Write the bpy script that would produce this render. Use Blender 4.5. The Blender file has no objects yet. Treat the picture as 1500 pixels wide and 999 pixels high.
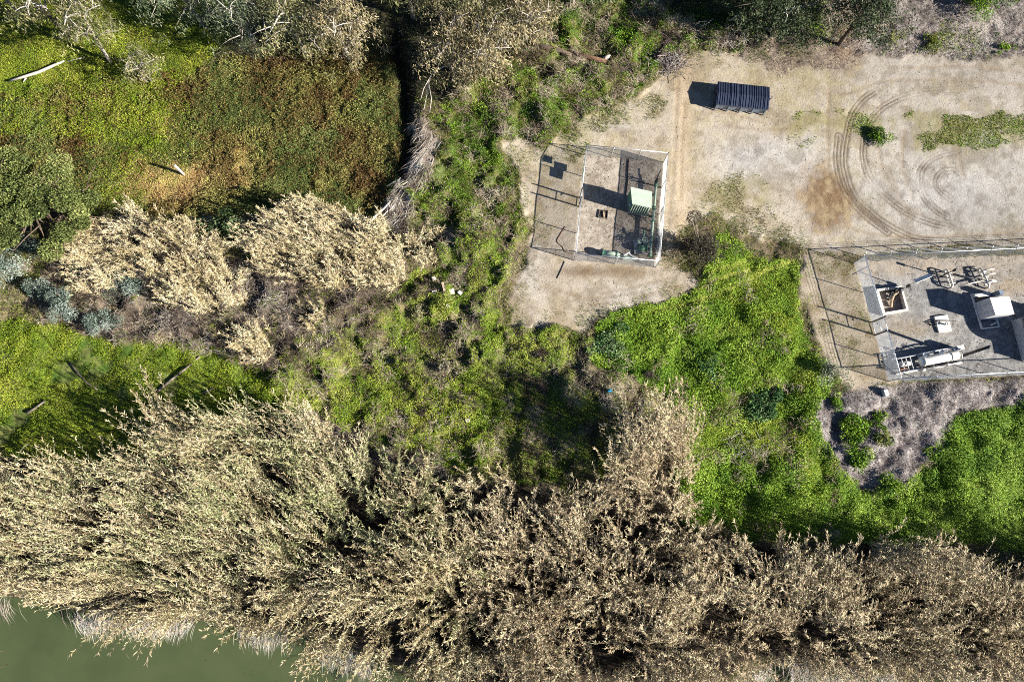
import bpy, math, random
import numpy as np
from mathutils import Vector, Matrix

SEED = 7
rng = np.random.default_rng(SEED)
random.seed(SEED)
scene = bpy.context.scene
COL = scene.collection

# ------------------------------------------------------------------ camera
W0, H0 = 1500.0, 999.0
FPX = 1000.0
NAD = (745.0, 685.0)           # where straight down falls in the photograph
CAMH = 68.0
dn = np.array([NAD[0] - W0 / 2, -(NAD[1] - H0 / 2), -FPX]); dn /= np.linalg.norm(dn)
up_w = -dn                                   # world up, in camera axes
yw = np.array([0, 1, 0]) - up_w * up_w[1]; yw /= np.linalg.norm(yw)
xw = np.cross(yw, up_w)
R = np.array([xw, yw, up_w])                 # rows: world axes in camera coords -> world = R @ cam
CAM = np.array([0, 0, CAMH])

def at(px, py, z=0.0):
    d = R @ np.array([px - W0 / 2, -(py - H0 / 2), -FPX])
    t = (z - CAMH) / d[2]
    p = CAM + d * t
    return np.array([p[0], p[1], z])

def to_px(x, y, z=0.0):
    P = np.stack([x, y, np.zeros_like(x) + z - CAMH], -1) @ R    # cam = R^T @ world
    return W0 / 2 + FPX * P[..., 0] / -P[..., 2], H0 / 2 - FPX * P[..., 1] / -P[..., 2]

cam_d = bpy.data.cameras.new('camera'); cam_o = bpy.data.objects.new('camera', cam_d); COL.objects.link(cam_o)
cam_d.sensor_width = 36; cam_d.lens = 36 * FPX / W0; cam_d.clip_end = 4000; cam_d.clip_start = 0.5
m4 = Matrix([[*R[0], CAM[0]], [*R[1], CAM[1]], [*R[2], CAM[2]], [0, 0, 0, 1]])
cam_o.matrix_world = m4
scene.camera = cam_o

# ------------------------------------------------------------------ noise
_LAT = [np.random.default_rng(100 + k).random((256, 256)) for k in range(24)]
def vnoise(x, y, seed):
    L = _LAT[seed % 24]
    xi = np.floor(x).astype(int); yi = np.floor(y).astype(int)
    fx = x - xi; fy = y - yi
    fx = fx * fx * (3 - 2 * fx); fy = fy * fy * (3 - 2 * fy)
    a = L[xi % 256, yi % 256]; b = L[(xi + 1) % 256, yi % 256]
    c = L[xi % 256, (yi + 1) % 256]; d = L[(xi + 1) % 256, (yi + 1) % 256]
    return (a * (1 - fx) + b * fx) * (1 - fy) + (c * (1 - fx) + d * fx) * fy
def fbm(x, y, size, seed, octv=4, gain=0.5):
    s = 0; amp = 1; tot = 0; f = 1.0 / size
    for k in range(octv):
        s = s + amp * vnoise(x * f + 17.3 * k + seed * 3.1, y * f + 9.7 * k + seed * 1.7, seed + k); tot += amp
        amp *= gain; f *= 2.03
    return s / tot
def sstep(a, b, v):
    t = np.clip((v - a) / (b - a), 0, 1); return t * t * (3 - 2 * t)
def inpoly(px, py, poly):
    r = np.zeros(px.shape, bool); n = len(poly)
    for i in range(n):
        x1, y1 = poly[i]; x2, y2 = poly[(i + 1) % n]
        if y1 == y2: continue
        c = ((y1 > py) != (y2 > py)) & (px < (x2 - x1) * (py - y1) / (y2 - y1) + x1)
        r ^= c
    return r
def dist_line(px, py, pts):
    d = np.full(px.shape, 1e9)
    for (x1, y1), (x2, y2) in zip(pts[:-1], pts[1:]):
        dx, dy = x2 - x1, y2 - y1; L = dx * dx + dy * dy
        t = np.clip(((px - x1) * dx + (py - y1) * dy) / L, 0, 1)
        d = np.minimum(d, np.hypot(px - x1 - t * dx, py - y1 - t * dy))
    return d
def blur(a, n, it=2):
    for _ in range(it):
        for ax in (0, 1):
            pad = [(0, 0), (0, 0)]; pad[ax] = (n + 1, n)
            c = np.cumsum(np.pad(a, pad, mode='edge'), axis=ax)
            k = 2 * n + 1
            a = (np.take(c, range(k, c.shape[ax]), ax) - np.take(c, range(0, c.shape[ax] - k), ax)) / k
    return a
def spline(pts, n=8):
    P = np.array(pts, float); out = []
    Q = np.vstack([2 * P[0] - P[1], P, 2 * P[-1] - P[-2]])
    for i in range(1, len(Q) - 2):
        for t in np.linspace(0, 1, n, endpoint=False):
            a, b, c, d = Q[i - 1], Q[i], Q[i + 1], Q[i + 2]
            out.append(0.5 * (2 * b + (c - a) * t + (2 * a - 5 * b + 4 * c - d) * t * t + (3 * b - a - 3 * c + d) * t ** 3))
    out.append(P[-1]); return [tuple(o) for o in out]

# ------------------------------------------------------------------ zones of the ground (photograph pixels on the ground plane)
Z = {}
Z['yard'] = [(985, 92), (1012, 78), (1100, 78), (1200, 64), (1262, 74), (1330, 86), (1420, 84), (1800, 90), (1800, 352), (1500, 352),
             (1255, 374), (1185, 368), (1140, 350), (1085, 340), (1045, 318), (1012, 330), (988, 345), (984, 392), (1018, 408), (1018, 422),
             (990, 440), (930, 455), (870, 466), (848, 482), (800, 470), (765, 482), (752, 484), (742, 450), (764, 405), (778, 345),
             (756, 300), (755, 262), (742, 215), (762, 200), (792, 222), (818, 196), (850, 168), (900, 150), (958, 128)]
Z['westyard'] = [(1178, 366), (1250, 384), (1500, 372), (1800, 360), (1800, 545), (1500, 552), (1300, 564), (1250, 575), (1222, 560), (1205, 520), (1185, 460), (1168, 400)]
Z['compound'] = [(1252, 384), (1500, 373), (1800, 358), (1800, 537), (1500, 547), (1301, 558)]
Z['litter'] = [(1190, 580), (1250, 572), (1500, 556), (1800, 550), (1800, 590), (1500, 590), (1400, 600), (1385, 650), (1345, 690), (1325, 730), (1260, 720), (1215, 690), (1195, 620)]
Z['litter_top'] = [(1215, -160), (1800, -160), (1800, 86), (1420, 84), (1330, 86), (1262, 74), (1205, 62)]
Z['darkmulch'] = [(1085, 62), (1200, 45), (1265, 72), (1250, 100), (1150, 105), (1090, 90)]
Z['weeds'] = [(856, 490), (880, 464), (940, 455), (1000, 440), (1030, 405), (1050, 345), (1080, 340), (1110, 372), (1165, 382), (1176, 402), (1172, 450),
              (1192, 520), (1225, 560), (1195, 580), (1192, 610), (1215, 650), (1228, 690), (1262, 715), (1330, 745), (1400, 800), (1340, 800), (1250, 800), (1180, 795), (1080, 790), (1000, 760), (985, 690), (1000, 610),
              (950, 560), (900, 552), (862, 520)]
Z['weedsB'] = [(1395, 602), (1430, 590), (1500, 585), (1800, 580), (1800, 830), (1500, 815), (1420, 800), (1330, 752), (1290, 735), (1330, 695), (1385, 690), (1355, 650), (1385, 625)]
Z['grass'] = [(-300, 455), (0, 462), (70, 478), (150, 490), (220, 500), (330, 512), (430, 560), (440, 610), (380, 640), (250, 660), (120, 690), (0, 670), (-300, 660)]
Z['mixed'] = [(430, 470), (520, 450), (600, 420), (640, 380), (700, 330), (765, 345), (752, 405), (722, 445), (728, 484), (800, 470), (856, 490), (865, 540), (910, 560), (985, 600),
              (960, 640), (900, 700), (780, 710), (640, 690), (520, 650), (430, 600), (400, 560)]
Z['topgreen'] = [(640, 150), (690, 110), (740, 90), (790, 60), (800, -100), (960, -100), (985, 20), (1010, 40), (1090, 55), (1080, 78), (1000, 70), (960, 110), (900, 150),
                 (850, 165), (815, 195), (790, 220), (760, 200), (735, 215), (745, 300), (768, 340), (720, 400), (660, 400), (605, 350), (610, 280), (645, 220)]
Z['creek'] = [(-300, 100), (40, 130), (150, 105), (290, 95), (420, 60), (520, 50), (590, 40), (596, 130), (598, 220), (585, 280), (545, 320), (470, 300), (330, 320), (160, 320), (100, 330), (0, 320), (-300, 300)]
Z['topleft'] = [(-300, -160), (420, -160), (330, 60), (255, 120), (230, 210), (140, 200), (0, 190), (-300, 190)]
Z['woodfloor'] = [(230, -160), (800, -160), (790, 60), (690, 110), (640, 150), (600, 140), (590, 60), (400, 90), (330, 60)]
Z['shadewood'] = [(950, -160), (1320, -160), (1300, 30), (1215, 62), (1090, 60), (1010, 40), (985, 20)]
Z['brush'] = [(60, 400), (170, 300), (350, 380), (460, 420), (560, 425), (610, 440), (520, 480), (440, 540), (380, 545), (320, 520), (220, 505), (150, 490), (60, 470)]
Z['brushB'] = [(440, 600), (520, 640), (640, 670), (660, 700), (560, 690), (440, 640)]
Z['brushC'] = [(760, 500), (860, 530), (930, 555), (960, 600), (900, 600), (790, 580), (700, 545)]
Z['swath'] = [(612, 180), (632, 175), (640, 215), (634, 250), (622, 290), (608, 345), (580, 345), (556, 328), (572, 300), (596, 262), (606, 225)]
Z['yardgrass'] = [(1165, 175), (1240, 160), (1300, 172), (1350, 165), (1500, 172), (1800, 170), (1800, 215), (1500, 210), (1380, 216), (1310, 222), (1255, 196), (1200, 195), (1178, 226), (1155, 222)]
Z['yardgrassB'] = [(1010, 300), (1060, 260), (1095, 250), (1130, 270), (1140, 320), (1180, 365), (1150, 378), (1085, 345), (1050, 320)]
Z['yardgrassC'] = [(850, 165), (905, 135), (960, 140), (985, 150), (960, 175), (905, 180), (870, 200), (840, 240), (800, 235)]
Z['fringe'] = [(1225, 575), (1300, 600), (1310, 640), (1285, 700), (1235, 700), (1210, 640)]
Z['reeds'] = [(-300, 640), (0, 648), (60, 690), (130, 665), (205, 655), (232, 600), (330, 612), (420, 588), (480, 622), (490, 660), (600, 672), (640, 700), (700, 690), (760, 700), (800, 720),
              (862, 700), (892, 645), (915, 605), (975, 602), (1000, 640), (992, 700), (1000, 752), (1050, 775), (1110, 785), (1180, 806), (1232, 815), (1262, 775), (1310, 765), (1352, 780),
              (1400, 812), (1440, 845), (1470, 840), (1500, 810), (1800, 800), (1800, 985), (1500, 985), (1380, 1000), (1300, 985), (1230, 982), (1150, 955), (1090, 975), (1060, 1008), (800, 1030), (620, 1010),
              (620, 985), (560, 968), (500, 944), (430, 920), (330, 902), (200, 904), (130, 894), (60, 872), (0, 862), (-300, 842)]
Z['reedA'] = [(370, 320), (410, 300), (455, 285), (500, 300), (540, 325), (580, 350), (590, 385), (560, 410), (500, 415), (440, 410), (385, 390), (360, 350)]
Z['reedB'] = [(95, 345), (150, 315), (200, 310), (290, 320), (320, 350), (335, 400), (345, 440), (300, 452), (240, 440), (235, 400), (190, 395), (140, 420), (100, 410)]
for k_ in ('reedA', 'reedB'): Z[k_] = [(a_ + 12, b_ + 14) for a_, b_ in Z[k_]]
Z['reedC'] = [(595, 345), (640, 350), (650, 375), (625, 395), (600, 380)]
Z['reedD'] = [(355, 500), (385, 485), (410, 505), (405, 530), (365, 530)]
Z['reedE'] = [(448, 458), (470, 448), (484, 470), (470, 482), (452, 478)]
BANK = [(-400, 855), (0, 876), (60, 888), (130, 906), (330, 914), (450, 938), (560, 980), (640, 1018), (800, 1045), (1060, 1015), (1150, 972), (1230, 990), (1320, 1000), (1500, 1000), (1900, 1000)]

# ------------------------------------------------------------------ fine ground raster
c0 = at(-160, -130); c1 = at(1660, -130); c2 = at(750, 1130)
STEP = 0.13
gx = np.arange(c0[0], c1[0], STEP); gy = np.arange(c2[1], c0[1], STEP)
NX, NY = len(gx), len(gy)
GX, GY = np.meshgrid(gx, gy)
PX, PY = to_px(GX, GY)
jx = (fbm(GX, GY, 3.0, 1) - .5) * 26 + (fbm(GX, GY, .7, 2, 3) - .5) * 10
jy = (fbm(GX, GY, 3.0, 3) - .5) * 26 + (fbm(GX, GY, .7, 4, 3) - .5) * 10
Z['reeds'] = [(a_ + 10, b_ + 15) if b_ < 860 else (a_, b_) for a_, b_ in Z['reeds']]
mask = {}
for k, p in Z.items():
    f = 0.12 if k == 'compound' else (0.8 if k.startswith('reed') else (1.6 if k in ('weeds', 'weedsB', 'mixed', 'topgreen') else 1.0))
    mask[k] = inpoly(PX + jx * f, PY + jy * f, p).astype(np.float32)
def soft(k, n=2): return blur(mask[k], n)

bank_y = np.interp(PX + jx * .4, [b[0] for b in BANK], [b[1] for b in BANK])
d_bank = (bank_y - PY) / 15.0                        # metres inland of the waterline
creek_in = inpoly(PX, PY, Z['creek']) | inpoly(PX, PY, Z['topleft']) | inpoly(PX, PY, Z['woodfloor'])
creek = blur(creek_in.astype(np.float32), 11)
TR = [
    [(1283, 133), (1265, 145), (1250, 165), (1242, 190), (1237, 215), (1236, 235), (1240, 258), (1250, 285), (1270, 307), (1300, 330), (1340, 349), (1385, 353)],
    [(1440, 131), (1400, 131), (1350, 135), (1310, 148), (1285, 165), (1270, 190), (1265, 215), (1266, 237), (1275, 262), (1295, 286), (1325, 309), (1360, 325), (1392, 333)],
    [(1402, 221), (1370, 230), (1352, 245), (1347, 265), (1352, 285), (1368, 305), (1387, 318)],
    [(1396, 250), (1380, 253), (1372, 265), (1376, 278), (1392, 292)],
    [(1228, 200), (1226, 235), (1236, 275), (1262, 310), (1300, 340)],
]
FAINT = [[(1215, 130), (1212, 200), (1216, 260), (1235, 310)], [(1290, 150), (1288, 200), (1292, 240), (1318, 290), (1352, 314)], [(1325, 190), (1322, 240), (1338, 290)], [(1230, 330), (1300, 345), (1400, 345), (1500, 338)], [(1320, 100), (1420, 98), (1500, 106)], [(1010, 270), (1060, 290), (1120, 330)], [(1380, 180), (1460, 186), (1500, 180)], [(1403, 170), (1404, 225), (1412, 262)],
         [(994, 85), (992, 150), (988, 230), (982, 300), (978, 345)], [(1004, 150), (999, 210), (996, 290)],
         [(1230, 140), (1300, 118), (1400, 118), (1500, 124)], [(1300, 245), (1320, 290), (1335, 320)], [(1060, 185), (1140, 190), (1200, 178)],
         [(800, 420), (860, 436), (940, 428)], [(880, 430), (930, 420), (990, 405)], [(860, 445), (920, 440), (1000, 418)], [(1040, 160), (1120, 180)]]
track = np.zeros_like(GX)
for T in TR:
    d = dist_line(PX + (jx) * .06, PY + jy * .06, spline(T))
    brk = .18 + .82 * sstep(.34, .66, fbm(GX, GY, 3.5, 9, 4))
    for off in (0.0, 4.6):
        track = np.maximum(track, np.exp(-((d - off) / (.7 + .5 * brk)) ** 2) * brk * (1 if off == 0 else .75))
faint = np.zeros_like(GX)
for T in FAINT:
    d = dist_line(PX + jx * .15, PY + jy * .15, spline(T))
    faint = np.maximum(faint, np.exp(-(d / 3.0) ** 2) * (.4 + .6 * fbm(GX, GY, 2.0, 8, 3)))
TRAMP = [[(1008, 418), (1040, 402), (1075, 390), (1102, 378)], [(955, 457), (1010, 445), (1050, 432), (1085, 416)], [(1018, 425), (1060, 408), (1100, 395)], [(1085, 416), (1130, 395), (1165, 380)], [(1102, 378), (1120, 372)]]
tramp = np.zeros_like(GX)
for T in TRAMP: tramp = np.maximum(tramp, np.exp(-(dist_line(PX, PY, spline(T)) / 4.4) ** 2))

yard = np.clip(soft('yard', 1) + soft('westyard', 1) + soft('compound', 1), 0, 1)
rough = 1 - yard
ditch = np.exp(-(dist_line(PX + jx * .3, PY, [(576, 40), (586, 90), (594, 150), (600, 205), (592, 245)]) / 11) ** 2)  # ditch cut in to give the dark band of bank shade
GZ = -1.6 * ditch - 1.2 * creek * sstep(0, 1, creek)
GZ = GZ + (fbm(GX, GY, 6, 5, 3) - .5) * .9 * rough * (1 - .6 * creek) + (fbm(GX, GY, 1.6, 6, 3) - .5) * .6 * rough * (1 - .5 * creek)
GZ = GZ + blur(mask['weeds'] + mask['weedsB'] + mask['grass'] + mask['mixed'], 6) * (sstep(.3, .7, fbm(GX, GY, 4.6, 21, 3)) * .45 - .12)
GZ = GZ + blur(mask['mixed'] + mask['topgreen'], 4) * (sstep(.42, .66, fbm(GX, GY, 2.2, 10, 4)) * .95 - .2) * (1 - .75 * np.exp(-(((PX - 620) / 140) ** 2 + ((PY - 605) / 50) ** 2)))
GZ = GZ + blur(mask['brush'] + mask['brushB'] + mask['litter'] * .35, 4) * (sstep(.35, .65, fbm(GX, GY, 2.0, 11, 3)) * 1.1 - .3)
GZ = GZ + (fbm(GX, GY, 3, 7, 4) - .5) * .10 * yard + (fbm(GX, GY, .6, 11, 2) - .5) * .03
GZ = GZ - .055 * track - .03 * faint
GZ = np.where(d_bank < 4, GZ * sstep(0, 4, d_bank) - 2.4 * (1 - sstep(-2.5, 2.2, d_bank)), GZ)

# ---- colours of the soil, plus shade painted in at ditch, brush and reeds (what is painted here stays put when the sun moves)
def lerp(a, b, t): return a + (b - a) * t[..., None]
def C(*v): return np.array(v, float)
n1 = fbm(GX, GY, 5.0, 12, 4); n2 = fbm(GX, GY, .9, 13, 4); n3 = fbm(GX, GY, .35, 14, 2); n4 = fbm(GX, GY, 12.0, 15, 3)
col = np.zeros(GX.shape + (3,)) + C(.12, .095, .06)
col = lerp(col, C(.20, .155, .105), sstep(.4, .7, n2))
def zone(k, c_a, c_b, nz, n=2, amt=1.0):
    global col
    m = soft(k, n) * amt
    cc = lerp(np.zeros_like(col) + c_a, c_b, nz)
    col = lerp(col, cc, m)
zone('mixed', C(.08, .10, .025), C(.17, .15, .06), sstep(.35, .65, n2))
zone('topgreen', C(.07, .10, .025), C(.16, .14, .07), sstep(.35, .65, n2))
zone('weeds', C(.05, .10, .015), C(.11, .16, .03), sstep(.35, .65, n2))
col = lerp(col, np.zeros_like(col) + C(.30, .33, .06), np.clip(tramp * 1.2, 0, 1) * soft('weeds', 1))
zone('weedsB', C(.05, .10, .015), C(.11, .16, .03), sstep(.35, .65, n2))
zone('grass', C(.07, .12, .02), C(.15, .17, .05), sstep(.35, .65, n2))
zone('topleft', C(.08, .10, .02), C(.16, .15, .035), sstep(.35, .65, n2))
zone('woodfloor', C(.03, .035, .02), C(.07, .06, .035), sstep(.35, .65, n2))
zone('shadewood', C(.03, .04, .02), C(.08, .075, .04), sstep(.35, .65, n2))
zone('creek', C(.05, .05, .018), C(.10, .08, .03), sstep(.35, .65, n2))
QX = PX + jx * 1.6; QY = PY + jy * 1.6
g = np.exp(-(((QX - 238) / 58) ** 2 + ((QY - 262) / 30) ** 2)); col = lerp(col, lerp(np.zeros_like(col) + C(.30, .19, .06), C(.40, .29, .15), n2), np.clip(g * 1.3, 0, 1))
g = np.exp(-(((QX - 345) / 12) ** 2 + ((QY - 225) / 30) ** 2)); col = lerp(col, np.zeros_like(col) + C(.34, .20, .07), np.clip(g, 0, 1))
col = lerp(col, np.zeros_like(col) + C(.03, .025, .018), np.clip(ditch * 1.3, 0, 1))  # bank shadow painted as a dark band of soil
zone('brush', C(.055, .042, .033), C(.17, .135, .10), sstep(.3, .7, n2))  # soil darkened to put shade into the gaps of the brush
zone('brushB', C(.08, .06, .045), C(.17, .135, .11), sstep(.3, .7, n2))
zone('brushC', C(.09, .07, .05), C(.17, .14, .09), sstep(.3, .7, n2), 2, .6)
zone('reeds', C(.03, .024, .017), C(.07, .055, .04), sstep(.3, .7, n2))  # dark litter, darkened further for the deep shade between canes
zone('swath', C(.22, .17, .13), C(.38, .32, .27), sstep(.3, .7, n2))
yc = lerp(np.zeros_like(col) + C(.31, .24, .155), C(.46, .385, .275), sstep(.3, .7, n1 * .6 + n2 * .4))
gr = np.exp(-(((PX - 1120) / 75) ** 2 + ((PY - 232) / 38) ** 2)) + np.exp(-(((PX - 1400) / 140) ** 2 + ((PY - 285) / 65) ** 2)) + .7 * np.exp(-(((PX - 930) / 70) ** 2 + ((PY - 435) / 22) ** 2)) + .6 * np.exp(-(((PX - 775) / 22) ** 2 + ((PY - 400) / 60) ** 2)) + .5 * np.exp(-(((PX - 905) / 40) ** 2 + ((PY - 185) / 12) ** 2))
yc = lerp(yc, lerp(np.zeros_like(col) + C(.345, .335, .325), C(.47, .455, .44), sstep(.3, .7, n2)), np.clip(gr * (.55 + 1.0 * n1), 0, 1))
up = np.exp(-(((PX - 1330) / 230) ** 2 + ((PY - 108) / 28) ** 2)); yc = lerp(yc, lerp(np.zeros_like(col) + C(.27, .215, .15), C(.38, .32, .24), n2), np.clip(up * 1.2, 0, 1))
dk = np.exp(-(((PX - 1440) / 70) ** 2 + ((PY - 312) / 30) ** 2)); yc = lerp(yc, np.zeros_like(col) + C(.17, .165, .165), np.clip(dk * (.3 + 1.1 * n2), 0, 1) * .85)
yc = yc * (1 - .18 * sstep(1180, 1500, PX))[..., None]; yc = lerp(yc, yc.mean(-1, keepdims=True) * C(1.03, 1.0, .96), .45 * sstep(1050, 1300, PX))
n5 = fbm(GX, GY, 1.6, 18, 5, .65); yc = lerp(yc, lerp(np.zeros_like(col) + C(.24, .205, .155), C(.47, .435, .39), sstep(.40, .58, n5)), .42 * np.ones_like(n5))
br = sstep(.25, .7, np.exp(-(((PX - 1215 + jx * 1.5 - .15 * (PY - 290)) / 46) ** 2 + ((PY - 294 + jy * 1.2) / 56) ** 2)) + (n2 - .5) * .4); yc = lerp(yc, lerp(np.zeros_like(col) + C(.165, .10, .05), C(.30, .22, .13), sstep(.35, .7, n2 * .6 + n3 * .4)), br * .9)
gy_ = sstep(.45, .7, n4 * .5 + n2 * .5) * (1 - np.clip(gr, 0, 1)); yc = lerp(yc, np.zeros_like(col) + C(.30, .25, .12), gy_ * .45)
fl = np.exp(-(((PX - 1000) / 12) ** 2)) * ((PY > 80) & (PY < 350)); yc = lerp(yc, np.zeros_like(col) + C(.50, .39, .26), fl * .6)
yc = lerp(yc, np.zeros_like(col) + C(.12, .085, .055), np.clip(track * .8, 0, 1))
yc = lerp(yc, np.zeros_like(col) + C(.23, .165, .10), faint * .55)
wet = np.exp(-(((PX - 880) / 75) ** 2 + ((PY - 398) / 8) ** 2)); yc = lerp(yc, np.zeros_like(col) + C(.15, .10, .06), np.clip(wet * (.2 + 1.5 * n2), 0, 1) * .8)
yc = lerp(yc, np.zeros_like(col) + C(.22, .20, .07), np.clip(soft('yardgrass', 4) * .5 + soft('yardgrassB', 4) * .4 + soft('yardgrassC', 4) * .4, 0, 1) * sstep(.36, .56, fbm(GX, GY, 2.4, 23, 4)))
yc = yc * (0.82 + .36 * fbm(GX, GY, .45, 20, 3, .7))[..., None]
yc = lerp(yc, np.zeros_like(col) + C(.09, .062, .04), np.clip(track, 0, 1) * .8)
col = lerp(col, yc, soft('yard', 1))
wc = lerp(np.zeros_like(col) + C(.20, .155, .09), C(.40, .34, .26), sstep(.3, .7, n2 * .6 + n1 * .4)); col = lerp(col, wc, soft('westyard', 1))
cc = lerp(np.zeros_like(col) + C(.20, .195, .19), C(.325, .315, .30), sstep(.3, .7, n3 * .6 + n2 * .4))
edge = np.exp(-((dist_line(PX, PY, [(1255, 392), (1500, 380), (1800, 365)]) - 6) / 12) ** 2); cc = lerp(cc, np.zeros_like(col) + C(.37, .28, .18), np.clip(edge * (.2 + n2 * 1.2), 0, 1) * .5)
ed2 = np.exp(-(((PX - 1330) / 45) ** 2 + ((PY - 480) / 14) ** 2)) + np.exp(-(((PX - 1480) / 40) ** 2 + ((PY - 418) / 18) ** 2)); cc = lerp(cc, np.zeros_like(col) + C(.30, .22, .13), np.clip(ed2 * (.1 + 1.1 * n2), 0, 1) * .8)
col = lerp(col, cc, soft('compound', 0) if False else mask['compound'])
zone('litter', C(.19, .165, .16), C(.37, .34, .33), sstep(.3, .7, n3 * .6 + n2 * .4))
zone('litter_top', C(.17, .14, .12), C(.36, .32, .29), sstep(.3, .7, n3 * .6 + n2 * .4))
zone('darkmulch', C(.13, .10, .08), C(.30, .24, .185), sstep(.3, .7, n3 * .5 + n2 * .5), 3, .8)
rb = np.exp(-(((PX - 1235) / 24) ** 2 + ((PY - 40) / 45) ** 2)); col = lerp(col, np.zeros_like(col) + C(.30, .19, .11), np.clip(rb * (.4 + n2), 0, 1) * .9)
inner = inpoly(PX, PY, [(856, 227), (972, 239), (960, 392), (841, 381)]); ic = lerp(np.zeros_like(col) + C(.27, .225, .18), C(.42, .37, .31), sstep(.3, .7, n3 * .5 + n2 * .5)); col = np.where(inner[..., None], ic, col)
col = np.where((d_bank < .3)[..., None], C(.06, .055, .03), col)
col = np.clip(col, .01, .8)

# ------------------------------------------------------------------ sampling the raster
def _ij(x, y):
    return np.clip((y - gy[0]) / STEP, 0, NY - 1.001), np.clip((x - gx[0]) / STEP, 0, NX - 1.001)
def samp(A, x, y):
    j, i = _ij(x, y); j0 = j.astype(int); i0 = i.astype(int); fj = j - j0; fi = i - i0
    if A.ndim == 3: fj = fj[..., None]; fi = fi[..., None]
    return (A[j0, i0] * (1 - fi) + A[j0, i0 + 1] * fi) * (1 - fj) + (A[j0 + 1, i0] * (1 - fi) + A[j0 + 1, i0 + 1] * fi) * fj
def gz(x, y): return float(samp(GZ, np.array([x]), np.array([y]))[0])
def ground(px, py):
    p = at(px, py, 0)
    for _ in range(4):
        z = gz(p[0], p[1]); p = at(px, py, z)
    return p

# ------------------------------------------------------------------ materials
def new_mat(name):
    m = bpy.data.materials.new(name); m.use_nodes = True
    nt = m.node_tree; b = nt.nodes['Principled BSDF']; return m, nt, b
def mat(name, c, rough=.6, metal=0.0, var=.25, scale=3.0, bump=0.0, dirt=None):
    m, nt, b = new_mat(name)
    tc = nt.nodes.new('ShaderNodeTexCoord'); nz = nt.nodes.new('ShaderNodeTexNoise'); nz.inputs['Scale'].default_value = scale; nz.inputs['Detail'].default_value = 6
    nt.links.new(tc.outputs['Object'], nz.inputs['Vector'])
    rp = nt.nodes.new('ShaderNodeValToRGB'); rp.color_ramp.elements[0].position = .3; rp.color_ramp.elements[1].position = .7
    d = dirt or [v * (1 - var) for v in c]
    rp.color_ramp.elements[0].color = (*d, 1); rp.color_ramp.elements[1].color = (*[min(1, v * (1 + var * .5)) for v in c], 1)
    nt.links.new(nz.outputs['Fac'], rp.inputs['Fac']); nt.links.new(rp.outputs['Color'], b.inputs['Base Color'])
    b.inputs['Roughness'].default_value = rough; b.inputs['Metallic'].default_value = metal
    if bump:
        bp = nt.nodes.new('ShaderNodeBump'); bp.inputs['Strength'].default_value = bump; bp.inputs['Distance'].default_value = .03
        nt.links.new(nz.outputs['Fac'], bp.inputs['Height']); nt.links.new(bp.outputs['Normal'], b.inputs['Normal'])
    return m
def veg_mat(name, trans=.25, rough=.55, spec=.25):
    m, nt, b = new_mat(name)
    at_ = nt.nodes.new('ShaderNodeAttribute'); at_.attribute_name = 'Col'
    nt.links.new(at_.outputs['Color'], b.inputs['Base Color']); b.inputs['Roughness'].default_value = rough
    b.inputs['Specular IOR Level'].default_value = spec
    if trans:
        tr = nt.nodes.new('ShaderNodeBsdfTranslucent'); mx = nt.nodes.new('ShaderNodeMixShader'); mx.inputs[0].default_value = trans
        nt.links.new(at_.outputs['Color'], tr.inputs['Color']); nt.links.new(b.outputs[0], mx.inputs[1]); nt.links.new(tr.outputs[0], mx.inputs[2])
        nt.links.new(mx.outputs[0], nt.nodes['Material Output'].inputs['Surface'])
    return m
M_LEAF = veg_mat('leaf', .2, .6, .15); M_REED = veg_mat('reed_leaf', .1, .65, .12); M_DRY = veg_mat('dry_stem', 0, .8, .1)
M_BARK = mat('bark_pale', (.36, .31, .26), .85, var=.5, scale=4, bump=.5); M_BARKD = mat('bark_dark', (.12, .085, .06), .9, var=.45, scale=5, bump=.5)
M_BLEACH = mat('bleached_wood', (.52, .47, .41), .8, var=.35, scale=5, bump=.3)
M_GREYWOOD = mat('weathered_wood', (.20, .165, .13), .85, var=.4, scale=6, bump=.3)
M_RUSTWOOD = mat('red_brown_wood', (.16, .085, .05), .85, var=.4, scale=6, bump=.3)
M_GALV = mat('galvanised_steel', (.62, .64, .66), .4, .6, .15); M_DARKM = mat('dark_steel', (.025, .025, .028), .5, .3, .3)
M_WHITE = mat('white_paint', (.80, .77, .70), .5, 0, .22, 2.5); M_CREAM = mat('cream_paint', (.74, .68, .58), .5, 0, .12, 2)
M_GREYW = mat('grey_white_metal', (.60, .60, .60), .5, .1, .15, 2)
M_CONC = mat('concrete', (.52, .48, .42), .9, 0, .22, 3, .2); M_TAN = mat('tan_paint', (.55, .42, .30), .6, 0, .2, 3)
M_GRNL = mat('pale_green_metal', (.50, .60, .47), .5, .1, .12, 2); M_GRN = mat('green_paint', (.12, .27, .17), .5, .1, .3, 3)
M_RUST = mat('rusty_iron', (.22, .11, .06), .8, .2, .5, 6); M_NAVY = mat('dark_navy_metal', (.05, .065, .11), .42, .3, .4, 1.5)
M_STEELBLUE = mat('blue_grey_metal', (.20, .25, .32), .45, .4, .3, 3); M_BLACK = mat('pit_shade_black', (.012, .012, .012), .8, 0, .3)
M_BLUE = mat('blue_plastic', (.03, .35, .60), .5, 0, .1); M_ORANGE = mat('orange_pipe', (.48, .34, .22), .7, .1, .35, 5)

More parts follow.
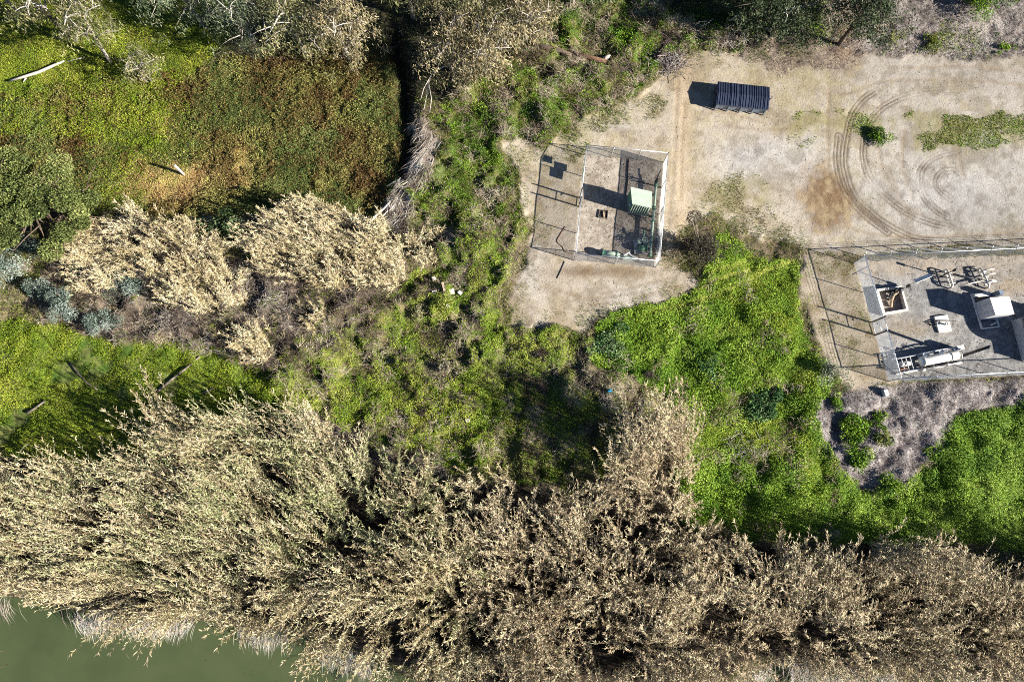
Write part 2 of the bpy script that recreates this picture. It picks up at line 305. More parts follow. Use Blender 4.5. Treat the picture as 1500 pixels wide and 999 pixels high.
def chain_mat(name, cov=.42, c=(.55, .58, .62)):
    m, nt, b = new_mat(name)
    b.inputs['Base Color'].default_value = (*c, 1); b.inputs['Metallic'].default_value = .35; b.inputs['Roughness'].default_value = .45
    uv = nt.nodes.new('ShaderNodeUVMap'); sp = nt.nodes.new('ShaderNodeSeparateXYZ'); nt.links.new(uv.outputs[0], sp.inputs[0])
    def mth(op, a, bv):
        n = nt.nodes.new('ShaderNodeMath'); n.operation = op
        for i, v in enumerate((a, bv)):
            if v is None: continue
            if isinstance(v, (int, float)): n.inputs[i].default_value = v
            else: nt.links.new(v, n.inputs[i])
        return n.outputs[0]
    fs = []
    for op in ('ADD', 'SUBTRACT'):
        s = mth(op, sp.outputs['X'], sp.outputs['Y']); s = mth('MULTIPLY', s, 11.0); s = mth('FRACT', s, None); fs.append(mth('LESS_THAN', s, cov / 2))
    f = mth('MAXIMUM', fs[0], fs[1])
    tl = nt.nodes.new('ShaderNodeBsdfTranslucent'); tl.inputs['Color'].default_value = (*c, 1); m2 = nt.nodes.new('ShaderNodeMixShader'); m2.inputs[0].default_value = .4
    nt.links.new(b.outputs[0], m2.inputs[1]); nt.links.new(tl.outputs[0], m2.inputs[2])
    tr = nt.nodes.new('ShaderNodeBsdfTransparent'); mx = nt.nodes.new('ShaderNodeMixShader')
    nt.links.new(f, mx.inputs[0]); nt.links.new(tr.outputs[0], mx.inputs[1]); nt.links.new(m2.outputs[0], mx.inputs[2])
    nt.links.new(mx.outputs[0], nt.nodes['Material Output'].inputs['Surface'])
    return m
M_CHAIN = chain_mat('chain_link', .36); M_CHAINB = chain_mat('chain_link_sunlit', .85, (.78, .78, .78)); M_CHAINW = chain_mat('chain_link_bright', .26, (.55, .59, .65))  # M_CHAINB: sun brightness on the mesh put into colour and coverage

# ------------------------------------------------------------------ object helpers
def setp(o, label=None, cat=None, group=None, kind=None):
    if label: o['label'] = label
    if cat: o['category'] = cat
    if group: o['group'] = group
    if kind: o['kind'] = kind
    return o
def root(name, loc, label, cat, group=None):
    o = bpy.data.objects.new(name, None); COL.objects.link(o); o.location = tuple(loc); o.empty_display_size = .3
    return setp(o, label, cat, group)
def np_obj(name, V, quads, tris, cols, material, parent=None, loc=(0, 0, 0), smooth=False):
    V = np.asarray(V, np.float64) - np.asarray(loc)
    me = bpy.data.meshes.new(name)
    quads = np.asarray(quads, np.int64).reshape(-1, 4); tris = np.asarray(tris, np.int64).reshape(-1, 3)
    me.vertices.add(len(V)); me.vertices.foreach_set('co', V.astype(np.float32).ravel())
    lp = np.concatenate([quads.ravel(), tris.ravel()]).astype(np.int32)
    me.loops.add(len(lp)); me.loops.foreach_set('vertex_index', lp)
    n = len(quads) + len(tris); me.polygons.add(n)
    st = np.concatenate([np.arange(len(quads)) * 4, len(quads) * 4 + np.arange(len(tris)) * 3]).astype(np.int32)
    me.polygons.foreach_set('loop_start', st)
    me.update(calc_edges=True)
    if smooth: me.polygons.foreach_set('use_smooth', np.ones(n, bool))
    if cols is not None:
        a = me.color_attributes.new('Col', 'FLOAT_COLOR', 'POINT')
        rgba = np.ones((len(V), 4), np.float32); rgba[:, :3] = cols; a.data.foreach_set('color', rgba.ravel())
    me.materials.append(material)
    o = bpy.data.objects.new(name, me); COL.objects.link(o)
    if parent is not None: o.parent = parent
    else: o.location = tuple(loc)
    return o

class MB:
    """collects solids in world coordinates, links them as one mesh"""
    def __init__(s): s.V = []; s.F = []; s.UV = None
    def add(s, V, F):
        b = len(s.V); s.V += [tuple(v) for v in V]; s.F += [tuple(i + b for i in f) for f in F]; return s
    def prism(s, base, z0, z1, top=None):
        n = len(base); top = top or base
        V = [(p[0], p[1], z0) for p in base] + [(p[0], p[1], z1) for p in top]
        a = sum(base[i][0] * base[(i + 1) % n][1] - base[(i + 1) % n][0] * base[i][1] for i in range(n))
        F = [tuple(range(n - 1, -1, -1)), tuple(range(n, 2 * n))] + [(i, (i + 1) % n, n + (i + 1) % n, n + i) for i in range(n)]
        if a < 0: F = [f[::-1] for f in F]
        return s.add(V, F)
    def bar(s, p, q, w, h=None, upv=(0, 0, 1)):
        p = np.array(p, float); q = np.array(q, float); d = q - p; L = np.linalg.norm(d); d /= L; h = h or w
        u = np.array(upv, float)
        if abs(d @ u) > .98: u = np.array([1., 0, 0])
        a = np.cross(d, u); a /= np.linalg.norm(a); b = np.cross(a, d)
        V = [e + a * sx * w / 2 + b * sy * h / 2 for e in (p, q) for sx, sy in ((-1, -1), (1, -1), (1, 1), (-1, 1))]
        return s.add(V, [(0, 3, 2, 1), (4, 5, 6, 7), (0, 1, 5, 4), (1, 2, 6, 5), (2, 3, 7, 6), (3, 0, 4, 7)][::1])
    def tube(s, pts, r, n=10, cap=True):
        P = [np.array(p, float) for p in pts]; R_ = r if hasattr(r, '__len__') else [r] * len(P)
        V = []; F = []; ref = None
        for i, p in enumerate(P):
            d = P[min(i + 1, len(P) - 1)] - P[max(i - 1, 0)]; d = d / (np.linalg.norm(d) + 1e-9)
            if ref is None:
                ref = np.array([0, 0, 1.]) if abs(d[2]) < .9 else np.array([1., 0, 0])
            a = np.cross(d, ref); a /= np.linalg.norm(a) + 1e-9; b = np.cross(a, d); ref = b
            for k in range(n):
                t = 2 * math.pi * k / n; V.append(p + (a * math.cos(t) + b * math.sin(t)) * R_[i])
        for i in range(len(P) - 1):
            for k in range(n):
                F.append((i * n + k, i * n + (k + 1) % n, (i + 1) * n + (k + 1) % n, (i + 1) * n + k))
        if cap: F.append(tuple(range(n - 1, -1, -1))); F.append(tuple(range((len(P) - 1) * n, len(P) * n)))
        return s.add(V, F)
    def disc(s, c, axis, r, t, n=14):
        c = np.array(c, float); ax = np.array(axis, float); ax /= np.linalg.norm(ax)
        return s.tube([c - ax * t / 2, c + ax * t / 2], r, n)
    def wheel(s, c, axis, r, t=.03):
        c = np.array(c, float); ax = np.array(axis, float); ax /= np.linalg.norm(ax)
        ref = np.array([0, 0, 1.]) if abs(ax[2]) < .9 else np.array([1., 0, 0])
        a = np.cross(ax, ref); a /= np.linalg.norm(a); b = np.cross(ax, a)
        pts = [c + (a * math.cos(k * math.pi / 6) + b * math.sin(k * math.pi / 6)) * r for k in range(13)]
        s.tube(pts, t, 5, False)
        for k in (0, 3): s.tube([pts[k], pts[k + 6]], t * .8, 5)
        return s
    def build(s, name, material, parent=None, smooth=False):
        loc = np.array(parent.location) if parent is not None else np.array(s.V).mean(0) * [1, 1, 0] + [0, 0, min(v[2] for v in s.V)]
        if parent is not None and parent.parent is not None: loc = loc + np.array(parent.parent.location)
        me = bpy.data.meshes.new(name); me.from_pydata([tuple(np.array(v) - loc) for v in s.V], [], s.F); me.update()
        if smooth: me.polygons.foreach_set('use_smooth', np.ones(len(me.polygons), bool))
        me.materials.append(material)
        o = bpy.data.objects.new(name, me); COL.objects.link(o)
        if parent is not None: o.parent = parent
        else: o.location = tuple(loc)
        return o
def sub(o, mb, name, material, smooth=False):
    """a sub-part: o is a part whose own origin sits on its thing"""
    p = mb.build(name, material, o.parent, smooth); p.parent = o; return p

# ------------------------------------------------------------------ ground sheet, water
def ext(a):
    s = a[-1] - a[-2]; hi = [a[-1]]; st = s
    for _ in range(22): st *= 1.45; hi.append(hi[-1] + st)
    st = s; lo = [a[0]]
    for _ in range(22): st *= 1.45; lo.append(lo[-1] - st)
    return np.concatenate([lo[:0:-1], a, hi[1:]]), 22
ex, ne = ext(gx); ey, _ = ext(gy)
EX, EY = np.meshgrid(ex, ey)
EZ = np.pad(GZ, ne, mode='edge'); EC = np.pad(col, ((ne, ne), (ne, ne), (0, 0)), mode='edge')
ny_, nx_ = EX.shape
idx = np.arange(ny_ * nx_).reshape(ny_, nx_)
Q = np.stack([idx[:-1, :-1], idx[:-1, 1:], idx[1:, 1:], idx[1:, :-1]], -1).reshape(-1, 4)
mg, nt, b = new_mat('soil')
a_ = nt.nodes.new('ShaderNodeAttribute'); a_.attribute_name = 'Col'
tc = nt.nodes.new('ShaderNodeTexCoord'); nz = nt.nodes.new('ShaderNodeTexNoise'); nz.inputs['Scale'].default_value = 4.5; nz.inputs['Detail'].default_value = 9; nz.inputs['Roughness'].default_value = .82
nt.links.new(tc.outputs['Object'], nz.inputs['Vector'])
mr = nt.nodes.new('ShaderNodeMapRange'); mr.inputs['From Min'].default_value = .25; mr.inputs['From Max'].default_value = .75; mr.inputs['To Min'].default_value = .74; mr.inputs['To Max'].default_value = 1.22
nt.links.new(nz.outputs['Fac'], mr.inputs['Value'])
mu = nt.nodes.new('ShaderNodeMix'); mu.data_type = 'RGBA'; mu.blend_type = 'MULTIPLY'; mu.inputs['Factor'].default_value = 1
nt.links.new(a_.outputs['Color'], mu.inputs['A']); nt.links.new(mr.outputs[0], mu.inputs['B']); nt.links.new(mu.outputs['Result'], b.inputs['Base Color'])
b.inputs['Roughness'].default_value = .95; b.inputs['Specular IOR Level'].default_value = .1
bp = nt.nodes.new('ShaderNodeBump'); bp.inputs['Strength'].default_value = .9; bp.inputs['Distance'].default_value = .10
nt.links.new(nz.outputs['Fac'], bp.inputs['Height']); nt.links.new(bp.outputs['Normal'], b.inputs['Normal'])
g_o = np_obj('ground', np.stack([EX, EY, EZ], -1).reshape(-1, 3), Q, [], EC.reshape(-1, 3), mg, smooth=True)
setp(g_o, 'sandy yard and weedy rough ground running down to the river', None, None, 'structure')

WZ = -1.15
mw, nt, b = new_mat('murky_water')
tc = nt.nodes.new('ShaderNodeTexCoord'); nz = nt.nodes.new('ShaderNodeTexNoise'); nz.inputs['Scale'].default_value = .25; nz.inputs['Detail'].default_value = 5
nt.links.new(tc.outputs['Object'], nz.inputs['Vector'])
rp = nt.nodes.new('ShaderNodeValToRGB'); rp.color_ramp.elements[0].position = .3; rp.color_ramp.elements[1].position = .75
rp.color_ramp.elements[0].color = (.05, .068, .03, 1); rp.color_ramp.elements[1].color = (.075, .092, .042, 1)
nt.links.new(nz.outputs['Fac'], rp.inputs['Fac']); nt.links.new(rp.outputs['Color'], b.inputs['Base Color'])
b.inputs['Roughness'].default_value = .12; b.inputs['IOR'].default_value = 1.33
n2_ = nt.nodes.new('ShaderNodeTexNoise'); n2_.inputs['Scale'].default_value = 3.0; n2_.inputs['Detail'].default_value = 3; nt.links.new(tc.outputs['Object'], n2_.inputs['Vector'])
bp = nt.nodes.new('ShaderNodeBump'); bp.inputs['Strength'].default_value = .12; bp.inputs['Distance'].default_value = .03; nt.links.new(n2_.outputs['Fac'], bp.inputs['Height']); nt.links.new(bp.outputs['Normal'], b.inputs['Normal'])
yb = at(750, 850)[1]
wv = [(-400, yb - 260, WZ), (400, yb - 260, WZ), (400, yb, WZ), (-400, yb, WZ)]
w_o = np_obj('river', wv, [(0, 1, 2, 3)], [], None, mw); setp(w_o, 'murky olive green river along the reed bank', None, None, 'structure')

# ------------------------------------------------------------------ vegetation builders (numpy)
def scatter(dens, maskname=None, m=None, rg=None):
    """random points over the raster, dens per m2 where the mask is on (mask value = probability)"""
    A = mask[maskname] if m is None else m
    jj, ii = np.nonzero(A > .02)
    if len(jj) == 0: return np.zeros((0, 3))
    n = int(dens * A[jj, ii].sum() * STEP * STEP)
    p = A[jj, ii] / A[jj, ii].sum()
    k = rng.choice(len(jj), n, p=p)
    x = gx[ii[k]] + (rng.random(n) - .5) * STEP; y = gy[jj[k]] + (rng.random(n) - .5) * STEP
    return np.stack([x, y, samp(GZ, x, y)], -1)
def unit(v): return v / (np.linalg.norm(v, axis=-1, keepdims=True) + 1e-9)
class Veg:
    def __init__(s): s.V = []; s.Q = []; s.T = []; s.C = []; s.n = 0
    def put(s, V, Qd, T, Cc):
        s.V.append(V.reshape(-1, 3)); s.C.append(Cc.reshape(-1, 3))
        if Qd is not None: s.Q.append(Qd.reshape(-1, 4) + s.n)
        if T is not None: s.T.append(T.reshape(-1, 3) + s.n)
        s.n += V.reshape(-1, 3).shape[0]
    def leaves(s, c, L, W, colr, spread=.8, up=1.0, nrm=None):
        n = len(c)
        if n == 0: return s
        nn = unit(np.stack([rng.normal(0, spread, n), rng.normal(0, spread, n), np.full(n, up)], -1)) if nrm is None else nrm
        r = unit(rng.normal(0, 1, (n, 3))); a = unit(np.cross(nn, r)); sd = np.cross(nn, a)
        L = np.broadcast_to(L, (n,))[:, None] * (.7 + .6 * rng.random((n, 1))); W = np.broadcast_to(W, (n,))[:, None] * (.7 + .6 * rng.random((n, 1)))
        fold = nn * W * .25
        V = np.stack([c - a * L / 2, c + sd * W / 2 + fold - a * L * .06, c + a * L / 2 - nn * L * .08, c - sd * W / 2 + fold - a * L * .06], 1)
        i = np.arange(n)[:, None] * 4
        s.put(V, i + np.array([[0, 3, 2, 1]]), None, np.repeat(colr[:, None, :], 4, 1)); return s
    def blades(s, p, d, L, W, colr, droop=.5, tipc=None):
        n = len(p)
        if n == 0: return s
        d = unit(d); L = np.broadcast_to(L, (n,))[:, None]; W = np.broadcast_to(W, (n,))[:, None]
        sd = np.cross(d, np.array([0, 0, 1.0])) + rng.normal(0, .25, (n, 3)); sd = unit(sd)
        dr = np.broadcast_to(droop, (n,))[:, None] * L * np.array([0, 0, 1.0])
        mid = p + d * L * .5 - dr * .18; tip = p + d * L - dr * .75
        V = np.stack([p - sd * W * .3, p + sd * W * .3, mid + sd * W / 2, mid - sd * W / 2, tip], 1)
        i = np.arange(n)[:, None] * 5
        cc = np.repeat(colr[:, None, :], 5, 1)
        if tipc is not None: cc[:, 4] = tipc
        s.put(V, i + np.array([[0, 1, 2, 3]]), i + np.array([[3, 2, 4]]), cc); return s
    def stems(s, P, r, colr):
        """P (n,k,3) polylines as three-sided rods"""
        n, k, _ = P.shape
        if n == 0: return s
        d = unit(P[:, -1] - P[:, 0]); a = unit(np.cross(d, rng.normal(0, 1, (n, 3)))); b2 = np.cross(d, a)
        r = np.broadcast_to(r, (n,))[:, None, None]
        tp = np.linspace(1, .5, k)[None, :, None]
        ring = [P + (a * math.cos(t) + b2 * math.sin(t))[:, None, :] * r * tp for t in (0, 2.094, 4.189)]
        V = np.stack(ring, 2)                     # n,k,3,3
        base = np.arange(n)[:, None, None] * (k * 3) + np.arange(k - 1)[None, :, None] * 3
        q = np.stack([np.stack([base[..., 0] + j, base[..., 0] + (j + 1) % 3, base[..., 0] + 3 + (j + 1) % 3, base[..., 0] + 3 + j], -1) for j in range(3)], 2)
        s.put(V, q, None, np.broadcast_to(colr[:, None, None, :], (n, k, 3, 3)).copy()); return s
    def build(s, name, material, parent=None, loc=(0, 0, 0), smooth=False):
        cat = lambda L, k: np.concatenate(L) if L else np.zeros((0, k), int)
        return np_obj(name, np.concatenate(s.V), cat(s.Q, 4), cat(s.T, 3), np.clip(np.concatenate(s.C), .004, .9), material, parent, loc, smooth)

def mixcol(pal, t, jit=.18):
    """t in 0..1 runs along the palette; jitter is per leaf"""
    pal = np.array(pal, float); n = len(t)
    u = np.clip(t, 0, .9999) * (len(pal) - 1); i = u.astype(int); f = (u - i)[:, None]
    c = pal[i] * (1 - f) + pal[i + 1] * f
    return c * (1 + jit * rng.normal(0, 1, (n, 1))).clip(.45, 1.7) * (1 + .05 * rng.normal(0, 1, (n, 3)))
def nz(p, size, seed, o=3): return fbm(p[:, 0], p[:, 1], size, seed, o)

# ---- reeds: tall canes with arching strap leaves and a feathered head
def reeds(vg, P, H, lean, pal, tcol, nleaf=13, L0=.72, W0=.06, plume=.35):
    n = len(P)
    if n == 0: return
    def pos(t):                               # t (n,m)
        e = lean[:, None, :] * (t ** 1.9)[..., None]
        z = H[:, None] * t * (1 - .10 * t * np.linalg.norm(lean, axis=1)[:, None] / H[:, None])
        return np.concatenate([P[:, None, :2] + e, (P[:, None, 2] + z)[..., None]], -1)
    ts = np.linspace(0, 1, 5)[None].repeat(n, 0)
    vg.stems(pos(ts), .016, mixcol([(.16, .125, .07), (.34, .28, .16), (.46, .39, .25)], rng.random(n)))
    m = nleaf
    t = .22 + .78 * (np.arange(m) + rng.random((n, m))) / m
    base = pos(t).reshape(-1, 3); tt = t.ravel()
    lr = np.repeat(lean, m, 0); Hr = np.repeat(H, m)
    tan = unit(np.concatenate([lr * (1.9 * tt ** .9)[:, None], (Hr * (1 - .20 * tt * np.linalg.norm(lr, axis=1) / Hr))[:, None]], 1))
    rv = rng.normal(0, 1, (n * m, 3)); pv = unit(rv - tan * (rv * tan).sum(1, keepdims=True))
    d = tan * (.45 + .55 * tt[:, None]) + pv * (.95 - .35 * tt[:, None]) + np.array([0, 0, .12])
    L = L0 * (1.15 - .40 * tt) * (.65 + .7 * rng.random(n * m))
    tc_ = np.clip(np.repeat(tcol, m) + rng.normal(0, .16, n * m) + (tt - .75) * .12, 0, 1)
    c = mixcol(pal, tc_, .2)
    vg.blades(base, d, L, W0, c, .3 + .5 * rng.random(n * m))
    k = rng.random(n) < plume                 # feathered heads
    if k.any():
        tip = pos(np.ones((n, 1)))[k, 0]; q = 7; kn = k.sum()
        tip = np.repeat(tip, q, 0) - np.array([0, 0, .1])
        dl = np.repeat(lean[k], q, 0)
        d = np.stack([rng.normal(0, .38, kn * q) + dl[:, 0] * .3, rng.normal(0, .38, kn * q) + dl[:, 1] * .3, .7 + .4 * rng.random(kn * q)], -1)
        vg.blades(tip, d, .45 + .3 * rng.random(kn * q), .055, mixcol([(.38, .31, .19), (.56, .48, .31)], rng.random(kn * q), .12), .5)

STRAW = [(.16, .12, .07), (.34, .275, .15), (.50, .425, .245), (.64, .565, .355)]
GREENSTRAW = [(.10, .115, .055), (.23, .255, .11), (.40, .40, .20), (.57, .53, .31)]
BROWN = [(.13, .095, .06), (.31, .24, .145), (.48, .39, .245), (.64, .54, .35)]

def clump_reeds(zone_m, dens, hmin, hmax, seed, per=9, rad=.55, spread=.75, flow=None):
    """canes in tussocks so that dark gaps stay between"""
    ctr = scatter(dens / per, m=zone_m)
    n = len(ctr)
    hh = hmin + (hmax - hmin) * np.clip(.5 * rng.random(n) + 1.2 * (fbm(ctr[:, 0], ctr[:, 1], 4.0, seed, 3) - .25), 0, 1)
    if flow is not None: hh = hh + samp(HB, ctr[:, 0], ctr[:, 1])
    cl = np.stack([fbm(ctr[:, 0], ctr[:, 1], 7.0, seed + 1, 2) - .5, fbm(ctr[:, 0], ctr[:, 1], 7.0, seed + 2, 2) - .5], -1) * 3.6 + rng.normal(0, .7, (n, 2))
    if flow is not None: cl = cl + flow(ctr)
    k = np.repeat(np.arange(n), per); N = len(k)
    off = rng.normal(0, 1, (N, 2)) * rad
    P = ctr[k].copy(); P[:, :2] += off; P[:, 2] = samp(GZ, P[:, 0], P[:, 1])
    lean = cl[k] + off * spread + rng.normal(0, .35, (N, 2))
    H = hh[k] * (.58 + .52 * rng.random(N))
    tcol = np.clip(.62 + .9 * (fbm(P[:, 0], P[:, 1], 2.2, seed + 3, 3) - .5) + np.repeat(rng.normal(0, .12, n), per), 0, 1)
    return P, H, lean, tcol

rm = mask['reeds'] * (d_bank > -.4)
GREENISH = np.exp(-(((PX - 420) / 330) ** 2 + ((PY - 730) / 100) ** 2))
greenm = np.clip(GREENISH * .85 * sstep(-.1, .25, fbm(GX, GY, 4, 16, 3) - .35 + GREENISH * .3), 0, 1)
leftm = sstep(760, 640, PX + jx * 2)
pen = np.exp(-(((PX - 935) / 45) ** 2 + ((PY - 640) / 45) ** 2)) + .8 * np.exp(-(((PX - 1300) / 50) ** 2 + ((PY - 790) / 30) ** 2)) + .8 * np.exp(-(((PX - 300) / 90) ** 2 + ((PY - 625) / 28) ** 2)) + .6 * np.exp(-(((PX - 1480) / 40) ** 2 + ((PY - 850) / 30) ** 2))
HB = 2.2 * np.clip(pen, 0, 1)
gap = np.clip(.16 + .16 * sstep(650, 800, PX) + .84 * sstep(.38, .52, fbm(GX, GY, 1.3, 17, 3)) + 1.5 * pen, 0, 2)
def flow_left(c):
    px, py = to_px(c[:, 0], c[:, 1])
    s = np.stack([-.95 - .5 * np.sin(px / 90. + py / 70.), 1.15 + .5 * np.cos(px / 70. + py / 60.)], -1); e = sstep(850, 930, py)[:, None]
    return s * (1 - e) + e * np.array([[-.3, -.9]])
def flow_right(c):
    px, py = to_px(c[:, 0], c[:, 1]); e = sstep(880, 980, py)[:, None]
    return np.stack([-.2 + .5 * np.sin(px / 60.), 1.1 + .4 * np.cos(py / 50.)], -1) * (1 - e) + e * np.array([[0, -.9]])
for nm, mm, pal, flow, seed, lab in (
        ('reed_bed', rm * gap * leftm * (1 - greenm), STRAW, flow_left, 2, 'straw yellow tall reeds massed on the left half of the river bank'),
        ('reed_bed', rm * gap * leftm * greenm, GREENSTRAW, flow_left, 5, 'greener tall reeds in the middle of the straw coloured bed'),
        ('reed_bed', rm * gap * (1 - leftm), BROWN, flow_right, 8, 'brown dry reeds massed on the right half of the river bank')):
    vg = Veg(); P, H, ln, tcl = clump_reeds(mm, 7.6, 4.8, 7.6, seed, per=6, rad=.30, spread=1.2, flow=flow)
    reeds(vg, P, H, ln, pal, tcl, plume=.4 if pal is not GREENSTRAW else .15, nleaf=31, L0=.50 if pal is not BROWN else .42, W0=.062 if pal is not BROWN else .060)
    setp(vg.build(nm, M_REED), lab, 'reeds', None, 'stuff')

# dead thatch hanging over the waterline
fr = ((d_bank > -.5) & (d_bank < 1.3) & (PX > -140) & (PX < 1640)).astype(np.float32) * sstep(.32, .5, fbm(GX, GY, 4.0, 18, 2))
vg = Veg(); P = scatter(34, m=fr); n = len(P)
swx = (fbm(P[:, 0], P[:, 1], 3.0, 4, 2) - .5) * 2.4
P[:, 2] = samp(GZ, P[:, 0], P[:, 1]) + .7 + 1.4 * rng.random(n)
d = np.stack([swx + rng.normal(0, .25, n), -1.0 + rng.normal(0, .2, n), .25 + rng.normal(0, .2, n)], -1)
vg.blades(P, d, 1.0 + 1.3 * rng.random(n), .035, mixcol([(.24, .19, .14), (.42, .37, .31), (.56, .52, .47)], np.clip(nz(P, 3, 6) + rng.normal(0, .15, n), 0, 1), .15), .55)
setp(vg.build('reed_thatch', M_DRY), 'bleached grey dead reed leaves drooping over the water edge', 'dead reeds', None, 'stuff')

wm_ = ((d_bank < -.6) & (d_bank > -9)).astype(np.float32) * sstep(.45, .6, fbm(GX, GY, 3.0, 2, 3))
vg = Veg(); P = scatter(.9, m=wm_); P[:, 2] = WZ + .012; vg.leaves(P, .16, .05, mixcol([(.05, .04, .02), (.16, .13, .07)], rng.random(len(P))), .02); P = scatter(.12, m=wm_); P[:, 2] = WZ + .015; a_ = rng.random(len(P)) * 6.28; vg.blades(P, np.stack([np.cos(a_), np.sin(a_), 0 * a_], -1), .8, .05, mixcol([(.06, .05, .03), (.3, .25, .15)], rng.random(len(P))), 0)
setp(vg.build('floating_debris', M_DRY), 'dark bits of leaf and stalk floating on the murky river', 'debris', None, 'stuff')
# separate reed thickets north of the belt: each a thing
def thicket(zn, dens, h0, h1, seed, pal, label, per=7, sp=.8):
    vg = Veg(); P, H, ln, tcl = clump_reeds(mask[zn], dens, h0, h1, seed, per=per, rad=.3, spread=sp)
    if len(P) == 0: return
    cx, cy = P[:, 0].mean(), P[:, 1].mean()
    rad_ = np.stack([P[:, 0] - cx, P[:, 1] - cy], -1); ln = ln * .55 + rad_ * .05 + np.array([[-.7, .5]])
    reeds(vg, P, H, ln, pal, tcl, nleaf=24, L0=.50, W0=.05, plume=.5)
    o = vg.build('reed_thicket', M_REED, None, (cx, cy, gz(cx, cy))); setp(o, label, 'reeds', 'separate reed thickets in the rough ground')
PALE = [(.26, .20, .10), (.46, .37, .20), (.62, .52, .31), (.70, .62, .40)]
thicket('reedA', 8.5, 2.2, 3.8, 3, PALE, 'largest pale yellow reed thicket below the brown-green hollow')
thicket('reedB', 7.5, 1.8, 3.2, 6, PALE, 'long ring-shaped pale reed thicket beside the olive round tree')
thicket('reedC', 9, 1.4, 2.4, 9, PALE, 'small pale reed tuft beside the bleached stalks and green weeds')
thicket('reedD', 12, 1.2, 1.9, 11, PALE, 'small whitish reed tuft standing alone above the green grass strip')
thicket('reedE', 12, 1.0, 1.6, 13, PALE, 'smallest pale reed tuft in the grey dead brush')

# ---- broadleaf weeds with a lumpy canopy
def canopy(vg, dens, m, hmin, hmax, size, pal, seed, lump=1.3, L=0.115, W=0.086, spread=.6, tshift=0.0):
    P = scatter(dens, m=m); n = len(P)
    if n == 0: return
    hcan = hmin + (hmax - hmin) * sstep(.28, .72, fbm(P[:, 0], P[:, 1], lump, seed, 3)) ** 1.3
    u = rng.random(n) ** .55
    P[:, 2] += hcan * u
    t = np.clip(.5 + 1.3 * (fbm(P[:, 0], P[:, 1], size, seed + 2, 4) - .5) + rng.normal(0, .13, n) + tshift, 0, 1)
    vg.leaves(P, L, W, mixcol(pal, t, .2), spread)
def turf(vg, dens, m, L, pal, seed, W=.028, lean=.55, size=2.0, tshift=0.0, droop=.5, flow=0.0):
    P = scatter(dens, m=m); n = len(P)
    if n == 0: return
    th = fbm(P[:, 0], P[:, 1], 3.0, seed + 3, 2) * 12.0
    d = np.stack([rng.normal(0, lean, n) + flow * np.cos(th), rng.normal(0, lean, n) + flow * np.sin(th), np.full(n, 1.0)], -1)
    t = np.clip(.5 + 1.4 * (fbm(P[:, 0], P[:, 1], size, seed, 4) - .5) + rng.normal(0, .14, n) + tshift, 0, 1)
    hv = .45 + 1.1 * fbm(P[:, 0], P[:, 1], 1.1, seed + 1, 3)
    vg.blades(P, d, L * hv * (.6 + .8 * rng.random(n)), W, mixcol(pal, t, .2), droop)
def twigs(vg, dens, m, L, pal, z0=.02, z1=.18, W=.022, el=.25, size=1.5, seed=1):
    P = scatter(dens, m=m); n = len(P)
    if n == 0: return
    P[:, 2] += z0 + (z1 - z0) * rng.random(n); a = rng.random(n) * 6.283
    d = np.stack([np.cos(a), np.sin(a), rng.normal(0, el, n)], -1)
    t = np.clip(.5 + 2.4 * (fbm(P[:, 0], P[:, 1], size, seed, 4) - .5) + rng.normal(0, .2, n), 0, 1)
    vg.blades(P, d, L * (.4 + 1.2 * rng.random(n)), W, mixcol(pal, t, .2), .1)

BRIGHT = [(.035, .10, .012), (.10, .205, .018), (.20, .335, .025), (.34, .46, .07)]
YELLOWG = [(.08, .14, .015), (.18, .26, .02), (.30, .37, .03), (.44, .45, .08)]
MIXG = [(.04, .075, .016), (.11, .165, .02), (.21, .245, .035), (.35, .32, .11)]
BLUEG = [(.04, .10, .035), (.09, .18, .06), (.16, .26, .10), (.24, .34, .16)]
OLIVE = [(.06, .034, .018), (.15, .088, .032), (.19, .175, .05), (.31, .305, .09)]
GREYT = [(.09, .075, .07), (.20, .17, .155), (.34, .30, .275), (.46, .42, .39)]
DEADT = [(.10, .07, .05), (.20, .15, .105), (.32, .255, .19), (.44, .37, .28)]
MIDG = [(.04, .09, .015), (.115, .205, .018), (.22, .325, .03), (.37, .41, .075)]
BRUSHT = [(.06, .048, .04), (.16, .13, .10), (.31, .265, .215), (.46, .41, .35)]
DARKT = [(.045, .032, .03), (.09, .066, .06), (.15, .115, .10), (.24, .19, .16)]

tl_ = tramp * mask['weeds']
yl = np.clip(np.exp(-(((PX - 1135) / 48) ** 2 + ((PY - 440) / 80) ** 2)) + np.exp(-(((PX - 1055) / 50) ** 2 + ((PY - 615) / 40) ** 2)) + .6 * np.exp(-(((PX - 1150) / 40) ** 2 + ((PY - 640) / 50) ** 2)) + .5 * sstep(.52, .62, fbm(GX, GY, 4.0, 5, 3)), 0, 1)
wm = mask['weeds'] * (1 - .95 * tramp)
vg = Veg()
canopy(vg, 166.25, wm * (1 - .6 * yl), .05, .7, 2.5, BRIGHT, 3, tshift=.14, spread=.5, lump=1.7, L=0.130, W=0.101)
canopy(vg, 210, wm * yl, .05, .4, 2.0, YELLOWG, 6, L=0.101, W=0.072, spread=.55, tshift=.05)
canopy(vg, 260, np.clip(tl_, 0, 1), .02, .08, 2.0, [(.30, .36, .05), (.44, .47, .10)], 4, tshift=.2, spread=.3)
turf(vg, 120, wm, .46, BRIGHT, 9, W=.042, tshift=.14, flow=1.1, droop=.8); turf(vg, 45, wm * yl, .4, YELLOWG, 9, W=.042, flow=1.1)
setp(vg.build('weeds', M_LEAF), 'bright green broadleaf weeds below the sandy yard', 'weeds', None, 'stuff')
vg = Veg(); m = mask['weedsB']
